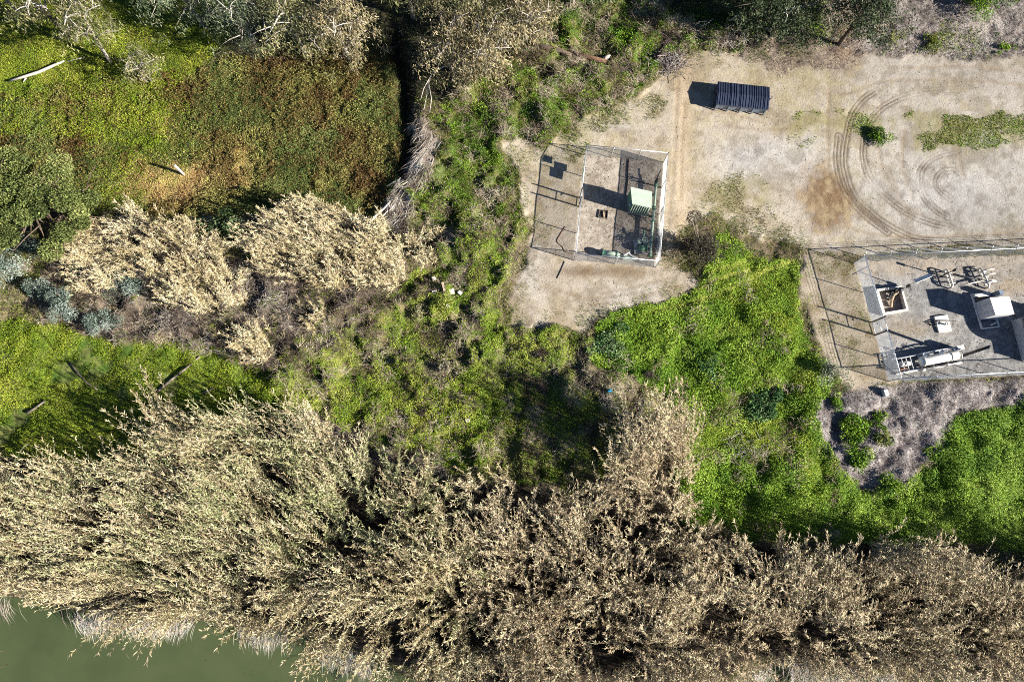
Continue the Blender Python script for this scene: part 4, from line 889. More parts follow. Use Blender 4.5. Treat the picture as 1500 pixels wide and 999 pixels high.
# leaning snag with its long shadow in the hollow
p0 = ground(269, 256); mb = MB(); mb.tube([p0 + np.array([0, 0, -.2]), p0 + np.array([.02, .05, 1.0]), p0 + np.array([0, .1, 2.05])], [.15, .14, .13], 9)
setp(mb.build('snag', M_BLEACH, None, True), 'pale standing dead post in the orange patch of the hollow', 'post')
# bleached curving branches
log('dead_branch', [(677, 110, .8), (655, 107, 1.3), (636, 115, 1.2), (629, 128, .9), (626, 145, .5), (621, 163, .2)], [.1, .09, .08, .07, .05, .03], M_BLEACH, 'bleached branch arching over the ditch bank', 'branch', branches=[([(634, 118, 1.0), (622, 136, .6), (617, 150, .3)], [.05, .04, .02]), ([(629, 128, .8), (633, 150, .4), (630, 168, .2)], [.05, .04, .02])])
log('dead_branch', [(642, 85, .9), (628, 82, 1.1), (624, 92, .8), (612, 98, .4)], [.06, .06, .05, .03], M_BLEACH, 'small bleached branch above the arching one', 'branch')
log('dead_branch', [(745, 62, 1.0), (722, 72, .9), (705, 84, .6), (704, 100, .3)], [.08, .08, .06, .04], M_GREYWOOD, 'grey crooked branch beside the bushy tan gum', 'branch', branches=[([(745, 62, 1.0), (762, 70, .7), (775, 78, .4)], [.07, .06, .04])])
log('dead_branch', [(1068, 34, .3), (1080, 27, .6), (1093, 17, .9)], [.1, .09, .06], M_BLEACH, 'pale bough in front of the dark trees', 'branch', branches=[([(1084, 24, .6), (1084, 38, .3), (1078, 48, .1)], [.05, .04, .02])])
log('dead_branch', [(1012, 44, .2), (1022, 37, .5), (1036, 35, .4)], [.07, .06, .03], M_BLEACH, 'small pale bough on the green patch under the dark trees', 'branch', branches=[([(1024, 44, .3), (1034, 40, .4), (1043, 32, .3)], [.05, .05, .03])])
log('dead_branch', [(1118, 46, .4), (1125, 48, .5), (1131, 44, .6)], [.05, .05, .03], M_BLEACH, 'short pale bough at the shadow edge above the bin', 'branch')
# heaps of brush: one thing each, sticks in every direction
def heap(px, py, rx, ry, h, n, pal, label, ang=None, L=1.6, w=.035):
    p = ground(px, py); vg = Veg(); a = rng.random(n) * 6.283 if ang is None else ang + rng.normal(0, .35, n) + np.where(rng.random(n) < .5, 0, math.pi)
    o = np.stack([rng.normal(0, .5, n) * rx, rng.normal(0, .5, n) * ry, np.zeros(n)], -1); o[:, 2] = h * np.exp(-((o[:, 0] / rx) ** 2 + (o[:, 1] / ry) ** 2)) * rng.random(n) + .05
    l = L * (.4 + .9 * rng.random(n)); d = np.stack([np.cos(a), np.sin(a), rng.normal(0, .18, n)], -1)
    s = p + o - d * l[:, None] / 2; e = p + o + d * l[:, None] / 2; s[:, 2] = np.maximum(s[:, 2], p[2] + .03); e[:, 2] = np.maximum(e[:, 2], p[2] + .03)
    mid = (s + e) / 2 + rng.normal(0, .08, (n, 3))
    vg.stems(np.stack([s, mid, e], 1), w * (.5 + rng.random(n)), mixcol(pal, rng.random(n), .2))
    setp(vg.build('brush_pile', M_DRY, None, p), label, 'brush pile')
heap(915, 106, 3.4, .8, .5, 230, [(.22, .2, .19), (.42, .39, .37), (.55, .52, .49)], 'long pile of bleached sticks beside the sandy yard', .25, 1.9, .022)
heap(976, 72, 1.6, 2.2, 1.1, 320, DARKT, 'dark tangled brush pile at the head of the sand track', None, 1.6, .03)
heap(978, 92, 1.9, 1.6, .7, 260, GREYT, 'pale grey brush pile below the dark tangled one', None, 1.7, .03)
heap(1060, 58, 2.6, 1.3, .5, 160, GREYT, 'loose twig pile under the dark trees', None, 1.5, .03)
heap(1090, 655, 3.0, 2.4, .5, 110, GREYT, 'scattered bare sticks over the bright weeds beside the brown reeds', None, 1.9, .022)
heap(110, 935, 1.6, .6, .5, 40, [(.3, .24, .16), (.5, .42, .3)], 'drifted sticks at the reed edge in the water', -.3, 1.9, .05)
heap(1165, 978, 2.4, 1.0, .7, 90, DEADT, 'collapsed brown canes at the lower water gap', .7, 2.2, .035)
def px_quad(cs): return [at(*c)[:2] for c in cs]
# rubble in the green middle
def chunk(name, px, py, sx, sy, sz, rot, material, label, cat):
    p = ground(px, py); c, s = math.cos(rot), math.sin(rot)
    b4 = [(p[0] + c * u - s * v, p[1] + s * u + c * v) for u, v in ((-sx / 2, -sy / 2), (sx / 2, -sy * .45), (sx * .48, sy / 2), (-sx / 2, sy * .46))]
    t4 = [(p[0] + (x - p[0]) * .9, p[1] + (y - p[1]) * .88) for x, y in b4]
    mb = MB().prism(b4, p[2] - .1, p[2] + sz * .75, None).prism(b4, p[2] + sz * .75, p[2] + sz, t4)
    setp(mb.build(name, material), label, cat)
chunk('board', 650, 421, .22, 1.0, .45, .25, M_TAN, 'pinkish board lying in the rubble among green weeds', 'board')
chunk('concrete_block', 662, 428, .5, .55, .4, .1, M_CREAM, 'square white block right of the pinkish board', 'block')
chunk('concrete_block', 636, 409, .4, .38, .45, .4, M_CONC, 'grey block topmost in the rubble', 'block')
chunk('concrete_block', 637, 429, .5, .32, .45, .2, M_CONC, 'flat pale block left of the pinkish board', 'block')
chunk('concrete_block', 674, 430, .38, .42, .45, .8, M_GREYW, 'crumpled pale lump rightmost in the rubble', 'block')
chunk('concrete_block', 656, 449, .34, .3, .4, .6, M_CONC, 'small pale lump lowest in the rubble', 'block')
chunk('stone', 1294, 576, .42, .75, .6, .2, M_GREYW, 'grey stone standing below the corner of the larger site', 'stone')
chunk('stone', 685, 616, .42, .34, .4, .3, M_CONC, 'single pale stone in the olive grass by the shaded reeds', 'stone')
p = ground(892, 573) + np.array([0, 0, .35]); mb = MB(); mb.prism([(p[0] - .2, p[1] - .14), (p[0] + .18, p[1] - .16), (p[0] + .24, p[1] + .1), (p[0] - .14, p[1] + .16)], p[2], p[2] + .35, [(p[0] - .16, p[1] - .1), (p[0] + .12, p[1] - .12), (p[0] + .18, p[1] + .1), (p[0] - .08, p[1] + .12)])
mb.tube([p + np.array([-.05, 0, .35]), p + np.array([.02, .02, .5]), p + np.array([.12, .06, .46])], [.08, .05, .09], 6)
setp(mb.build('plastic_bag', M_BLUE), 'small bright blue bag dropped among dark dried weeds', 'bag')

# ------------------------------------------------------------------ fences
def fence(name, corners, h, label, cat='fence', spacing=2.6, arms=0.0, out=None, chain=M_CHAIN, post_r=.045, group=None, wires=3, gaps=()):
    P = [at(*c, 0) for c in corners]; base = P[0].copy(); rt = root(name, base, label, cat, group)
    rail = MB(); mesh = MB(); uvs = []; wire = MB(); posts = []
    for a, b_ in zip(P[:-1], P[1:]):
        L = np.linalg.norm(b_ - a); n = max(1, round(L / spacing))
        for i in range(n + (1 if b_ is P[-1] else 0)): posts.append(a + (b_ - a) * i / n)
        u = np.array([0, 0, 1.0])
        rail.tube([a + u * h, b_ + u * h], .04, 8)
        k = len(mesh.V); q = [a + u * .05, b_ + u * .05, b_ + u * (h - .03), a + u * (h - .03)]
        mesh.add(q, [(0, 1, 2, 3)]); uvs += [(0, 0), (L, 0), (L, h), (0, h)]
        if arms:
            o = np.array(out) * arms
            for w in range(wires):
                f = (w + 1) / wires; wire.tube([a + u * (h + arms * f) + o * f, b_ + u * (h + arms * f) + o * f], .012, 4)
    for q in posts:
        m_ = MB().tube([q + np.array([0, 0, -.1]), q + np.array([0, 0, h + .06])], post_r, 8)
        if arms: m_.tube([q + np.array([0, 0, h]), q + np.array([0, 0, h + arms]) + np.array(out) * arms], .022, 5)
        m_.build('post', M_GALV, rt, True)
    rail.build('top_rail', M_GALV, rt, True)
    o = mesh.build('mesh_panel', chain, rt); uv = o.data.uv_layers.new(name='UVMap')
    for l in o.data.loops: uv.data[l.index].uv = uvs[l.vertex_index]
    if arms: wire.build('barbed_wire', M_GALV, rt)
    return rt, P
def gate(a, b_, h, label, name='gate', chain=M_CHAIN):
    a = at(*a, 0); b_ = at(*b_, 0); rt = root(name, a, label, 'gate'); u = np.array([0, 0, 1.0])
    for q in (a, b_): MB().tube([q - u * .1, q + u * (h + .35)], .065, 8).build('post', M_DARKM, rt, True)
    d = (b_ - a); f = MB()
    a2, b2 = a + d * .08, b_ - d * .08
    for z in (.12, h * .55, h): f.tube([a2 + u * z, b2 + u * z], .03, 6)
    for q in (a2, b2): f.tube([q + u * .12, q + u * h], .03, 6)
    f.build('frame', M_GALV, rt, True)
    m_ = MB().add([a2 + u * .14, b2 + u * .14, b2 + u * h, a2 + u * h], [(0, 1, 2, 3)]); o = m_.build('mesh_panel', chain, rt); uv = o.data.uv_layers.new(name='UVMap'); L = np.linalg.norm(d)
    c4 = [(0, 0), (L, 0), (L, h), (0, h)]
    for l in o.data.loops: uv.data[l.index].uv = c4[l.vertex_index]
    MB().bar(a2 + d * .05 + u * 1.0, a2 + d * .25 + u * 1.0, .06).build('latch', M_DARKM, rt)
    return rt
HL = 2.3
NWc, NEc, SEc, SWc = (856.3, 227.5), (971.8, 238.5), (959.5, 392), (840.5, 381.5)
GF1 = 'chain-link sides of the smaller fenced site'
fence('chain_link_fence', [NWc, NEc], HL, 'chain-link fence along the top side of the smaller site', spacing=3, group=GF1)
fence('chain_link_fence', [NEc, SEc], HL, 'sunlit chain-link fence between the smaller site and the sand track', spacing=3, chain=M_CHAINB, group=GF1)
fence('chain_link_fence', [SEc, SWc], HL, 'chain-link fence along the bottom side of the smaller site', spacing=4, group=GF1)
g1, g2 = (849.2, 290), (847.9, 303)
fence('chain_link_fence', [SWc, g2], HL, 'white railed chain-link fence below the gate of the smaller site', spacing=3, group=GF1)
fence('chain_link_fence', [g1, NWc], HL, 'white railed chain-link fence above the gate, carrying the signs', spacing=3, group=GF1)
gate(g1, g2, HL, 'narrow gate in the left side of the smaller site')
# sign plates wired to the fence
for i, (f, z0, z1, wid, lb) in enumerate(((.40, 1.0, 1.75, 1.05, 'wide dark sign plate on the fence nearest the gate'), (.58, .85, 1.55, .8, 'dark sign plate in the middle of the row on the fence'), (.66, 1.65, 2.2, .75, 'smaller dark sign plate hung highest on the fence'))):
    a = at(*g1); b_ = at(*NWc); d = (b_ - a) / np.linalg.norm(b_ - a); c = a + (b_ - a) * f; nrm = np.array([-d[1], d[0], 0])
    if nrm[0] > 0: nrm = -nrm
    c = c + nrm * .07
    mb = MB().bar(c - d * wid / 2 + np.array([0, 0, (z0 + z1) / 2]), c + d * wid / 2 + np.array([0, 0, (z0 + z1) / 2]), .02, z1 - z0)
    setp(mb.build('sign_plate', M_GRN), lb, 'sign', 'sign plates on the smaller site fence')
HR = 2.4
A, B, Cc, D = (1250, 385), (1301, 558.5), (1800, 532), (1800, 358)
outn = unit((at(*A) - at(1275, 470)) * np.array([1, 1, 0])) * .0
GF2 = 'chain-link sides of the larger fenced site'
fence('chain_link_fence', [A, (1500, 373), D], HR, 'chain-link fence with wire arms along the top of the larger site', spacing=2.7, arms=.35, out=(0, .9, 0), chain=M_CHAINW, group=GF2)
gA, gB = (1276, 472), (1282, 491)
fence('chain_link_fence', [A, gA], HR, 'chain-link fence with wire arms above the double posted gate', spacing=3, arms=.35, out=(-.9, 0, 0), chain=M_CHAINW, group=GF2)
fence('chain_link_fence', [gB, B], HR, 'chain-link fence with wire arms below the double posted gate', spacing=3, arms=.35, out=(-.9, 0, 0), chain=M_CHAINW, group=GF2)
fence('chain_link_fence', [B, (1500, 548), Cc], HR, 'chain-link fence with wire arms along the bottom of the larger site', spacing=3.6, arms=.35, out=(0, -.9, 0), chain=M_CHAINW, group=GF2)
gate(gA, gB, HR, 'tall gate with two dark posts in the larger site fence', chain=M_CHAINW)

# ------------------------------------------------------------------ black ribbed bin in the yard
def px3(c, z): return at(c[0], c[1], z)
bl = [at(*c)[:2] for c in ((1045, 161.5), (1118.6, 169.5))]                # south edge on the ground
swp, sep = np.array(bl[0]), np.array(bl[1]); ux = (sep - swp) / np.linalg.norm(sep - swp); uy = np.array([-ux[1], ux[0]]); LEN = np.linalg.norm(sep - swp); WID = 2.55; HB = 1.38
def bp2(u, v): q = swp + ux * u + uy * v; return (q[0], q[1])
z0 = gz(*swp)
rt = root('waste_bin', (*bp2(LEN / 2, WID / 2), z0), 'black ribbed steel bin with closed lids standing in the sandy yard', 'bin')
mb = MB().prism([bp2(.0, .2), bp2(LEN, .2), bp2(LEN, WID), bp2(0, WID)], z0 + .16, z0 + HB - .12); mb.build('body', M_NAVY, rt)
lid = MB(); nrib = 22; gr_ = .0
ridge = WID * .5
lid.add([(*bp2(-.06, -.05), z0 + HB - .12), (*bp2(LEN + .06, -.05), z0 + HB - .12), (*bp2(LEN + .06, ridge), z0 + HB + .1), (*bp2(-.06, ridge), z0 + HB + .1), (*bp2(-.06, WID + .08), z0 + HB - .12), (*bp2(LEN + .06, WID + .08), z0 + HB - .12),
         (*bp2(-.06, -.05), z0 + HB - .17), (*bp2(LEN + .06, -.05), z0 + HB - .17), (*bp2(LEN + .06, WID + .08), z0 + HB - .17), (*bp2(-.06, WID + .08), z0 + HB - .17)],
        [(0, 1, 2, 3), (3, 2, 5, 4), (0, 6, 7, 1), (1, 7, 8, 5, 2), (4, 5, 8, 9), (0, 3, 4, 9, 6), (6, 9, 8, 7)])
lo = lid.build('lid', M_NAVY, rt)
rb_ = MB()
for i in range(nrib):
    u = min(LEN - .05, max(.05, .05 + (LEN - .1) * i / (nrib - 1) + random.uniform(-.08, .08))); w = random.choice((.03, .05, .06, .11))
    rb_.bar((*bp2(u, -.03), z0 + HB - .10), (*bp2(u, ridge), z0 + HB + .12), w, .06); rb_.bar((*bp2(u, ridge), z0 + HB + .12), (*bp2(u, WID + .06), z0 + HB - .10), w, .06)
p_ = sub(lo, rb_, 'ribs', M_NAVY)
for i in range(5):
    u = LEN * (.02 + .24 * i); MB().bar((*bp2(u, .0), z0 + .03), (*bp2(u, .08), z0 + HB - .18), .1, .12).build('side_post', M_STEELBLUE, rt)
pn = MB()
for i in range(4): pn.bar((*bp2(LEN * (.04 + .24 * i), .12), z0 + .62), (*bp2(LEN * (.24 + .24 * i), .12), z0 + .62), .05, .8)
pn.build('side_panel', M_STEELBLUE, rt)  # pale blue of reflected sky put into the panel colour
sk = MB()
for v in (.45, WID - .45): sk.bar((*bp2(-.1, v), z0 + .09), (*bp2(LEN + .1, v), z0 + .09), .14, .16)
sk.build('skid', M_DARKM, rt)
hk = MB().bar((*bp2(LEN + .06, WID * .55), z0 + .9), (*bp2(LEN + .3, WID * .55), z0 + .95), .16, .16).tube([(*bp2(LEN + .3, WID * .55), z0 + .95), (*bp2(LEN + .42, WID * .55 + .1), z0 + 1.1), (*bp2(LEN + .45, WID * .55 + .25), z0 + 1.1)], .04, 6)
hk.build('hook', M_DARKM, rt)
cr = MB().bar((*bp2(-.06, WID * .5), z0 + .9), (*bp2(-.32, WID * .5), z0 + 1.38), .14, .1); cr.build('winch', M_DARKM, rt)
MB().bar((*bp2(-.012, WID * .62), z0 + 1.05), (*bp2(-.012, WID * .7), z0 + 1.05), .02, .16).build('tag_plate', M_WHITE, rt)

# ------------------------------------------------------------------ smaller site: green cabinet, pipe run, pump gear
b4 = [at(*c)[:2] for c in ((921, 311), (946.5, 316.8), (947.4, 294.8), (918.9, 288.6))]
sw, se, ne_, nw = [np.array(c) for c in b4]
rt = root('equipment_shelter', (*((sw + ne_) / 2), 0), 'pale green metal shelter with a ribbed wall inside the smaller site', 'shelter')
HS = 2.35
ctr_ = (sw + se + ne_ + nw) / 4
MB().prism([ctr_ + (c - ctr_) * 1.08 for c in (sw, se, ne_, nw)], -.05, .12).build('base_slab', M_CONC, rt)
MB().prism([sw, se, ne_, nw], .12, HS).build('walls', M_GRN, rt)
lv = MB()
for i in range(8):
    a = sw + (se - sw) * (i + .5) / 8; n_ = (sw - nw) / np.linalg.norm(sw - nw)
    lv.bar((*(a + n_ * .03), .2), (*(a + n_ * .03), HS - .08), .11, .09, (*n_, 0))
lv.build('ribbed_panel', M_GRNL, rt)
MB().prism([ctr_ + (c - ctr_) * 1.07 for c in (sw, se, ne_, nw)], HS, HS + .07).build('roof', M_GRNL, rt)
MB().bar((*(nw + (sw - nw) * .75 + np.array([-.12, 0])), 1.5), (*(nw + (sw - nw) * .95 + np.array([-.12, 0])), 1.5), .16, .25).build('junction_box', M_GREYW, rt)

pz = .75
pts = [at(961, 270, pz), at(958.5, 300, pz), at(955.5, 335, pz), at(952.3, 376, pz)]
rt = root('pipeline', (pts[0][0], pts[0][1], 0), 'long green pipe run along the right side of the smaller site', 'pipe')
MB().tube(pts, .13, 12).build('pipe', M_GRNL, rt, True)
fl_ = MB()
dd = unit(pts[-1] - pts[0])
for f in (0, .03, .32, .35, .52, .75, .97, 1): MB().disc(pts[0] + (pts[-1] - pts[0]) * f, dd, .23, .06).build('flange', M_GRN, rt)
for f in (.12, .42, .62, .88):
    q = pts[0] + (pts[-1] - pts[0]) * f; MB().bar((q[0], q[1], -.05), (q[0], q[1], pz - .12), .18, .18).build('support', M_GRN, rt)
q = pts[0] - dd * .35
v_ = MB().tube([pts[0], q], .17, 10).tube([q, q + np.array([0, 0, .55])], .1, 8).tube([q, q - dd * .5 + np.array([.15, .1, .2])], .08, 8)
v_.wheel(q + np.array([0, 0, .6]), (0, 0, 1), .3).tube([q - dd * .5 + np.array([.15, .1, .2]), q - dd * .9 + np.array([.35, .2, .35])], .05, 6); v_.build('valve', M_DARKM, rt)
# pump and manifold in the corner, shaded by the bush
pc = at(941, 362); rt = root('pump_manifold', (pc[0], pc[1], 0), 'dark green pump and valve cluster in the shaded corner of the smaller site', 'pump')
MB().prism([(pc[0] - .9, pc[1] - .8), (pc[0] + .8, pc[1] - .8), (pc[0] + .8, pc[1] + .7), (pc[0] - .9, pc[1] + .7)], -.05, .18).build('base_plate', M_CONC, rt)
MB().tube([pc + np.array([-.5, -.3, .6]), pc + np.array([.25, -.3, .6])], .3, 14).disc(pc + np.array([.3, -.3, .6]), (1, 0, 0), .38, .1).build('casing', M_GRN, rt, True)
MB().tube([pc + np.array([-.05, -.3, .18]), pc + np.array([-.05, .5, .5]), pc + np.array([.0, 1.1, 1.0]), pc + np.array([.05, 1.5, 1.0])], .09, 8).tube([pc + np.array([.3, -.2, .7]), pc + np.array([.55, .2, .9]), pc + np.array([.85, .2, .8])], .09, 8).build('pipe', M_GRN, rt, True)
w_ = MB().wheel(pc + np.array([.05, .35, 1.25]), (0, 0, 1), .28).tube([pc + np.array([.05, .35, .5]), pc + np.array([.05, .35, 1.25])], .05, 6).wheel(pc + np.array([-.5, .25, 1.1]), (.3, 0, 1), .22).tube([pc + np.array([-.5, .25, .4]), pc + np.array([-.5, .25, 1.1])], .05, 6)
w_.build('handwheel', M_GRNL, rt)
MB().tube([pc + np.array([-.85, .1, .3]), pc + np.array([-.6, .1, .3])], .2, 12).build('motor', M_GREYW, rt, True)
# low green vessel by the bottom fence
a = at(883, 370.5, .55); b_ = at(908, 375, .55); rt = root('green_vessel', ((a[0] + b_[0]) / 2, (a[1] + b_[1]) / 2, 0), 'pale green pipe vessel lying along the bottom fence of the smaller site', 'vessel')
MB().tube([a, a + (b_ - a) * .8, b_], [.34, .34, .2], 14).build('shell', M_GRNL, rt, True)
f_ = MB(); da = unit(b_ - a)
f_.disc(a, da, .42, .1); f_.build('flange', M_GRN, rt); MB().disc(a + (b_ - a) * .8, da, .4, .08).build('flange', M_GRN, rt)
for f in (.15, .65): q = a + (b_ - a) * f; MB().bar((q[0], q[1], -.05), (q[0], q[1], .35), .5, .2).build('support', M_DARKM, rt)
MB().tube([b_, b_ + da * .6 + np.array([0, .15, .25]), b_ + da * .9 + np.array([0, .5, .1]), b_ + da * 1.4 + np.array([0, .2, -.2]), b_ + da * 2.4 + np.array([0, .1, -.35])], .07, 8).tube([b_ + da * .3 + np.array([0, 0, .1]), b_ + da * .35 + np.array([0, 0, .7]), b_ + da * .9 + np.array([0, .3, .8])], .04, 6).build('hose', M_GREYW, rt, True)
chunk('concrete_block', 921, 379, 1.3, .5, .3, -.12, M_GRNL, 'pale green low box against the bottom fence of the smaller site', 'box')
# valve pit (open hatch) in the gravel
pp = [at(*c)[:2] for c in ((876.5, 319), (889.5, 321), (890.5, 309), (878, 308))]; ct = sum(np.array(c) for c in pp) / 4
rt = root('valve_pit', (*ct, 0), 'small open dark valve box sunk in the gravel of the smaller site', 'pit')
fr_ = MB()
for i in range(4):
    a, b_ = np.array(pp[i]), np.array(pp[(i + 1) % 4]); fr_.bar((*a, .06), (*b_, .06), .05, .18)
fr_.build('rim', M_GREYWOOD, rt); MB().prism([ct + (np.array(c) - ct) * .93 for c in pp], -.02, .055).build('pit_shade', M_BLACK, rt)  # black plate stands in for the shade down in the pit
MB().tube([(*(ct + np.array([.05, -.32])), .1), (*(ct + np.array([.0, .0])), .14), (*(ct + np.array([.02, .32])), .1)], .08, 8).bar((*(ct + np.array([-.2, .05])), .12), (*(ct + np.array([.2, .05])), .12), .05).build('pipe', M_ORANGE, rt, True)
# cables and thin dark tubes on the ground
def cable(pts, r, material, label, name='cable', cat='cable'):
    P = [at(*c) + np.array([0, 0, r + gz(*at(*c)[:2])]) for c in spline(pts, 4)]; setp(MB().tube(P, r, 6).build(name, material), label, cat)
cable([(920.5, 234), (919.5, 250), (919, 268), (916.5, 287)], .06, M_DARKM, 'straight dark tube on the gravel above the green shelter')  # thin dark line, modelled as a tube on the ground
cable([(918, 264), (938, 267), (955, 271), (973, 276)], .03, M_DARKM, 'thin dark tube crossing to the right fence of the smaller site')
cable([(828, 332), (820, 345), (816, 354), (824, 362), (828, 369), (840, 372)], .035, M_RUST, 'looped brown cable outside the left fence of the smaller site')
cable([(827, 383), (822, 395), (816, 408)], .035, M_DARKM, 'short dark cable below the corner of the smaller site')

# ------------------------------------------------------------------ larger site
# containment vault with pump
vq = [at(*c)[:2] for c in ((1291, 461), (1324.5, 455.5), (1315.5, 422.5), (1281, 427))]; vq = [np.array(c) for c in vq]; ct = sum(vq) / 4
rt = root('pump_vault', (*ct, 0), 'square white rimmed concrete vault holding a rusty pump', 'vault')
rim = MB(); hw = .62
for i in range(4):
    a, b_ = vq[i], vq[(i + 1) % 4]; d = (b_ - a) / np.linalg.norm(b_ - a); e = .09 if i % 2 == 0 else -.095
    rim.bar((*(a - d * e), hw / 2 - .02), (*(b_ + d * e), hw / 2 - .02), .19, hw)
rim.build('rim', M_CREAM, rt)
MB().prism([ct + (c - ct) * .9 for c in vq], -.04, .05).build('floor_slab', mat('stained_concrete', (.33, .28, .24), .9, 0, .35, 3), rt)
pm = MB().tube([(*ct, .25), (*(ct + np.array([.15, .55])), .5), (*(ct + np.array([.55, .85])), .62), (*(ct + np.array([.95, 1.0])), .62)], [.2, .19, .17, .15], 10).tube([(*(ct + np.array([-.05, -.65])), .22), (*(ct + np.array([-.02, -.1])), .35)], .15, 8)
pm.build('pipe', M_ORANGE, rt, True)
va = MB()
for dx, dy, h_ in ((-.35, .35, .75), (-.05, .55, .85), (.35, .8, .95)):
    va.tube([(*(ct + np.array([dx, dy])), .1), (*(ct + np.array([dx, dy])), h_)], .1, 8).wheel((*(ct + np.array([dx, dy])), h_ + .05), (0, 0, 1), .2)
va.tube([(*(ct + np.array([-.6, .25])), .5), (*(ct + np.array([.5, .75])), .55)], .12, 8); va.build('valve', M_DARKM, rt)
MB().tube([(*(ct + np.array([.75, 1.0])), .05), (*(ct + np.array([.75, 1.0])), 1.0)], .26, 12).build('motor', M_DARKM, rt, True)
# solar mast
q0 = at(1324, 423); rt = root('mast', (q0[0], q0[1], 0), 'leaning mast with a slim white panel beside the white rimmed vault', 'mast')
tq = q0 + np.array([.25, .3, 2.45]); MB().tube([q0 + np.array([0, 0, -.1]), tq], .05, 8).build('pole', M_GALV, rt, True)
e1 = np.array([.92, .38, .08]); e2 = unit(np.array([.25, -.75, .55])); pc_ = tq + e1 * .25 + np.array([0, 0, .1])
V_ = [pc_ + e1 * sx * .85 + e2 * sy * .22 + np.cross(e1, e2) * sz * .03 for sz in (-1, 1) for sx, sy in ((-1, -1), (1, -1), (1, 1), (-1, 1))]
MB().add(V_, [(0, 3, 2, 1), (4, 5, 6, 7), (0, 1, 5, 4), (1, 2, 6, 5), (2, 3, 7, 6), (3, 0, 4, 7)]).build('panel', M_WHITE, rt)
MB().bar(q0 + np.array([.06, .08, .5]), q0 + np.array([.1, .12, .95]), .3, .22).build('control_box', M_DARKM, rt)
# pipe manifolds
def manifold(px, py, label, ang, n, hgt, L, material, frame):
    q = at(px, py); d = np.array([math.cos(ang), math.sin(ang), 0]); nv = np.array([-d[1], d[0], 0]); u = np.array([0, 0, 1.0])
    rt = root('pipe_manifold', (q[0], q[1], 0), label, 'pipework', 'pipe manifolds in the larger site')
    a, b_ = q - d * L / 2, q + d * L / 2
    MB().tube([a, a + u * (hgt - .2), a + u * hgt + d * .2, b_ + u * hgt - d * .2, b_ + u * (hgt - .2), b_], .09, 8).build('header_pipe', material, rt, True)
    for i in range(n):
        f = (i + .7) / (n + .4); c = a + (b_ - a) * f
        MB().tube([c + u * hgt, c + u * hgt * .5 + nv * .12, c + u * hgt * .42 + nv * .6, c + nv * .62], .065, 8).build('branch_pipe', material, rt, True)
        MB().wheel(c + u * hgt * .65 - nv * .3, nv, .18).tube([c + u * hgt * .65, c + u * hgt * .65 - nv * .3], .04, 6).build('valve', frame, rt)
    MB().bar(a + u * hgt * .5, b_ + u * hgt * .5, .07, .07).build('brace', frame, rt)
    return rt, q
rt, q = manifold(1385, 410, 'white pipe manifold with a tall post above the shed shadow', -1.35, 3, .8, 1.9, M_CREAM, M_CREAM)
q2 = at(1379, 404.5); MB().tube([q2 + np.array([0, 0, -.05]), q2 + np.array([0, 0, 2.3])], .06, 8).bar(q2 + np.array([0, 0, 1.95]), q2 + np.array([0, 0, 2.35]), .22, .16).build('gauge_post', M_DARKM, rt, True)
rt, q = manifold(1437, 409, 'pale branching pipe manifold just above the white shed', -1.25, 3, .7, 2.1, M_CREAM, M_CREAM)
MB().tube([q + np.array([-2.6, -.9, .25]), q + np.array([-1.4, -.55, .5]), q + np.array([-.2, -.35, .6]), q + np.array([1.0, -.3, .55])], .08, 8).build('feed_pipe', M_CREAM, rt, True)
for dy in (.7, .2, -.6): MB().tube([q + np.array([-.2, dy, .75]), q + np.array([.5, dy + .12, .85]), q + np.array([.95, dy + .16, .8])], .07, 8).build('branch_pipe', M_CREAM, rt, True)
MB().tube([at(1393, 402.5) + np.array([0, 0, .35]), at(1432, 412) + np.array([0, 0, .4])], .06, 8).build('cross_pipe', M_DARKM, rt, True)
# white shed on a skid frame
sb = [np.array(at(*c)[:2]) for c in ((1433.5, 469.3), (1459.5, 468), (1452.6, 443.6), (1425.5, 444.8))]
sk4 = [np.array(at(*c)[:2]) for c in ((1437, 482), (1461.5, 479), (1447.5, 429), (1422, 431.8))]
ct = sum(sb) / 4; rt = root('shed', (*ct, 0), 'white windowless equipment shed on a white skid frame', 'shed'); HW = 2.45
MB().prism(sb, .16, HW).build('walls', M_GREYW, rt)
MB().prism([ct + (c - ct) * 1.02 for c in sb], HW, HW + .06).build('roof', M_WHITE, rt)
s_ = MB()
for i in range(4):
    a, b_ = sk4[i], sk4[(i + 1) % 4]; e = .06 if i % 2 == 0 else -.062; d = (b_ - a) / np.linalg.norm(b_ - a); s_.bar((*(a - d * e), .12), (*(b_ + d * e), .12), .13, .2)
s_.build('skid_frame', M_WHITE, rt)
rr_ = MB()
for f in (.25, .72):
    a = sb[3] + (sb[0] - sb[3]) * f; rr_.bar((*(a + np.array([-.025, 0])), .2), (*(a + np.array([-.025, 0])), HW - .1), .05, .05)
rr_.build('wall_rib', M_GREYW, rt)
MB().prism([np.array(at(*c)[:2]) for c in ((1424, 437), (1446, 435), (1445, 430.5), (1423, 433))], .22, .5).build('step_tray', M_CREAM, rt)
MB().prism([np.array(at(*c)[:2]) for c in ((1450, 437), (1456, 436.5), (1454, 430), (1448.5, 430.5))], .0, 1.5).build('air_unit', M_STEELBLUE, rt)
MB().bar((*at(1449, 477)[:2], .2), (*at(1456, 473.5)[:2], .32), .14, .06).build('hand_rail', M_WHITE, rt)
